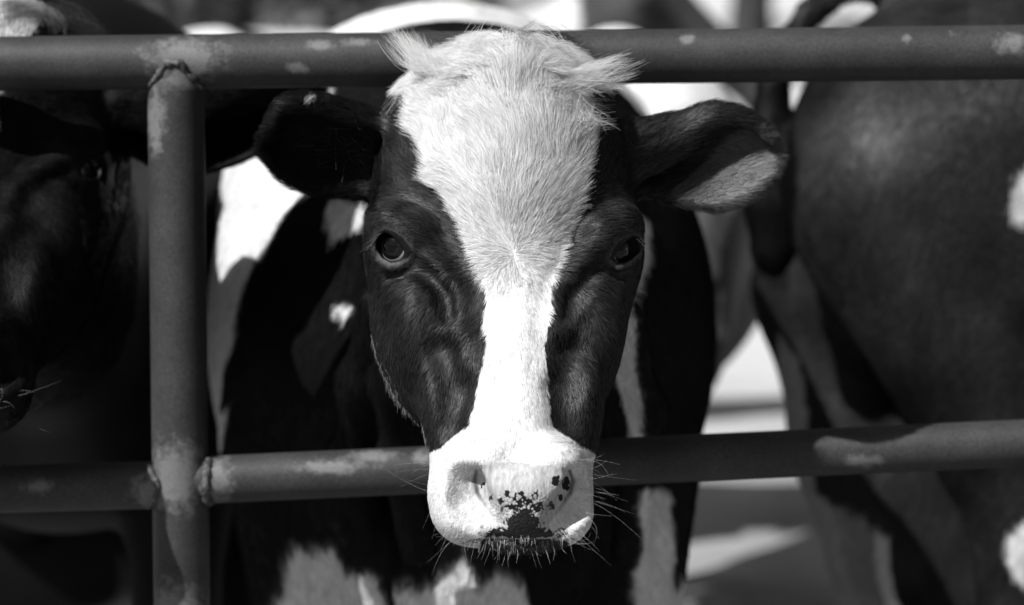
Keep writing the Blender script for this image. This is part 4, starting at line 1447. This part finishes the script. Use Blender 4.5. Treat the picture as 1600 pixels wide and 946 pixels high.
generic(at_ground(962, 6.0), math.radians(88), 1.0, tone=rear_tone, stance=0.09, lean=0.05, label='white and black cow seen from behind beside the black one with the blaze')
generic(at_ground(470, 7.6), math.radians(172), 1.02, 0.2, patches(0.9, 5), 'white cow standing broadside behind the fence, its back above the top rail')
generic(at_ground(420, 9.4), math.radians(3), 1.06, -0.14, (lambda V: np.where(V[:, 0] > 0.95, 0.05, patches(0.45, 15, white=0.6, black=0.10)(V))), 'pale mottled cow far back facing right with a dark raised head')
def lying(org, heading, label):
    Fd = Field(graded(-1.1, (1.5, 0.022)), graded(-0.55, (0.55, 0.022)), graded(-0.02, (1.3, 0.022)))
    Fd.ell((0, 0, 0.38), (0.82, 0.42, 0.38), 0.08)
    Fd.ell((0.55, 0, 0.45), (0.36, 0.32, 0.40), 0.08)
    Fd.ell((-0.65, 0, 0.36), (0.38, 0.36, 0.34), 0.08)
    Fd.cone((0.75, 0, 0.62), (1.10, 0.05, 0.92), 0.20, 0.12, 0.08)
    Fd.cone((1.10, 0.05, 0.95), (1.42, 0.10, 0.74), 0.10, 0.062, 0.05)
    for sx in (-1, 1):
        Fd.ell((1.08, 0.05 + sx * 0.18, 0.97), (0.035, 0.10, 0.05), 0.03)
        Fd.chain([(0.62, sx * 0.20, 0.22), (0.95, sx * 0.24, 0.10), (0.70, sx * 0.30, 0.06)], [0.12, 0.06, 0.045], 0.03)
        Fd.chain([(-0.60, sx * 0.28, 0.25), (-0.15, sx * 0.42, 0.14), (-0.50, sx * 0.46, 0.07), (-0.25, sx * 0.48, 0.05)], [0.18, 0.09, 0.055, 0.05], 0.04)
    V, Q = Fd.mesh('cow')
    o = link('cow', mesh_np('cow', V, Q), M_COAT)
    o.location = org; o.rotation_euler = (0, 0, heading)
    set_attr(o.data, 'tone', np.full(len(V), 0.006))
    tag(o, label, 'cow', 'black and white cows in the pen')


lying(at_ground(20, 5.6), math.radians(186), 'black cow lying on the ground behind the lower left rail')
generic(at_ground(180, 7.0), math.radians(70), 1.03, 0.1, patches(-0.2, 25), 'mostly black cow far back at the left beyond the post')


# ------------------------------------------------------------------ far trees and the calf shed on the dry slope
M_BARK = plain_mat('bark', 0.02, 0.06, 9.0, 0.9, bstr=0.8, bdist=0.05)
M_LEAF = plain_mat('dark_foliage', 0.03, 0.07, 3.0, 0.7)
M_WALL = plain_mat('weathered_sheet_wall', 0.22, 0.32, 2.5, 0.7)
M_ROOF = plain_mat('sheet_roof', 0.35, 0.5, 3.0, 0.5)
M_DOOR = plain_mat('shed_door', 0.05, 0.08, 4.0, 0.7)


def tree(px, dist, h, trunk_r, crown_r, low, label, n=2600):
    q = P(px, 473, dist); x, y = q[0], q[1]
    z = float(terrain_z(x, y))
    r = bpy.data.objects.new('tree', None); COL.objects.link(r); r.location = (x, y, z - 0.1)
    tag(r, label, 'tree', 'trees on the slope behind the pen')
    K, k = 10, 14
    V = []
    for i in range(K):
        t = i / (K - 1); rr = trunk_r * (1 + 0.7 * math.exp(-t * 14)) * (1 - 0.75 * t)
        cx, cy = 0.25 * trunk_r * math.sin(3 * t), 0.25 * trunk_r * math.cos(4 * t)
        for j in range(k):
            a = 2 * math.pi * j / k; w = 1 + 0.12 * math.sin(3 * a + 5 * t)
            V.append((cx + rr * w * math.cos(a), cy + rr * w * math.sin(a), t * h * 0.8))
    idx = np.arange(K * k).reshape(K, k)
    f = np.stack([idx[:-1], np.roll(idx[:-1], -1, 1), np.roll(idx[1:], -1, 1), idx[1:]], -1).reshape(-1, 4)
    link('trunk', mesh_np('trunk', V, f), M_BARK, r)
    nb = 34
    th = rng.uniform(0, 6.28, nb); rr = np.sqrt(rng.random(nb)) * crown_r
    C = np.stack([rr * np.cos(th), rr * np.sin(th), rng.uniform(low, h, nb)], 1)
    c = C[rng.integers(nb, size=n)] + rng.normal(size=(n, 3)) * crown_r * 0.22
    c[:, 2] = np.maximum(c[:, 2], low * 0.8)
    a = unit(rng.normal(size=(n, 3))); b = unit(np.cross(a, rng.normal(size=(n, 3))))
    sz = rng.uniform(0.08, 0.2, (n, 1)) * (0.5 + crown_r * 0.25)
    V = np.stack([c - a * sz, c - b * sz * 0.5, c + a * sz, c + b * sz * 0.5], 1).reshape(-1, 3)
    link('crown', mesh_np('crown', V, np.arange(4 * n).reshape(n, 4)), M_LEAF, r)


tree(1166, 27, 6.5, 0.20, 2.4, 3.0, 'tree whose bare dark trunk rises beside the lifted tail')
tree(375, 30, 4.5, 0.14, 1.3, 0.2, 'dense dark tree branching from the ground beside the pale slope')
tree(250, 33, 5.0, 0.16, 1.7, 0.2, 'broad dark tree behind the ear of the left cow')
tree(60, 31, 5.0, 0.16, 1.7, 0.2, 'dark tree behind the left end of the top rail')


def box_mesh(name, lo, hi, mat, parent, taper=None):
    x0, y0, z0 = lo; x1, y1, z1 = hi
    V = [(x0, y0, z0), (x1, y0, z0), (x1, y1, z0), (x0, y1, z0), (x0, y0, z1), (x1, y0, z1), (x1, y1, z1), (x0, y1, z1)]
    if taper: V[4:] = taper
    me = bpy.data.meshes.new(name)
    me.from_pydata(V, [], [(3, 2, 1, 0), (4, 5, 6, 7), (0, 1, 5, 4), (1, 2, 6, 5), (2, 3, 7, 6), (3, 0, 4, 7)])
    return link(name, me, mat, parent)


q = P(812, 473, 29)
shed = bpy.data.objects.new('calf_shed', None); COL.objects.link(shed)
shed.location = (q[0], q[1], float(terrain_z(q[0], q[1])) - 0.1); shed.rotation_euler = (0, 0, 0.1)
tag(shed, 'small grey sheet metal shed blurred behind the poll of the blazed cow', 'shed')
box_mesh('wall', (-0.82, -0.6, 0), (0.82, 0.9, 1.8), M_WALL, shed, [(-0.82, -0.6, 1.95), (0.82, -0.6, 1.95), (0.82, 0.9, 1.6), (-0.82, 0.9, 1.6)])
box_mesh('roof', (-0.95, -0.8, 1.96), (0.95, 1.05, 2.02), M_ROOF, shed, [(-0.95, -0.8, 2.06), (0.95, -0.8, 2.06), (0.95, 1.05, 1.66), (-0.95, 1.05, 1.66)])
box_mesh('door', (-0.55, -0.635, 0.02), (-0.25, -0.602, 1.7), M_DOOR, shed)
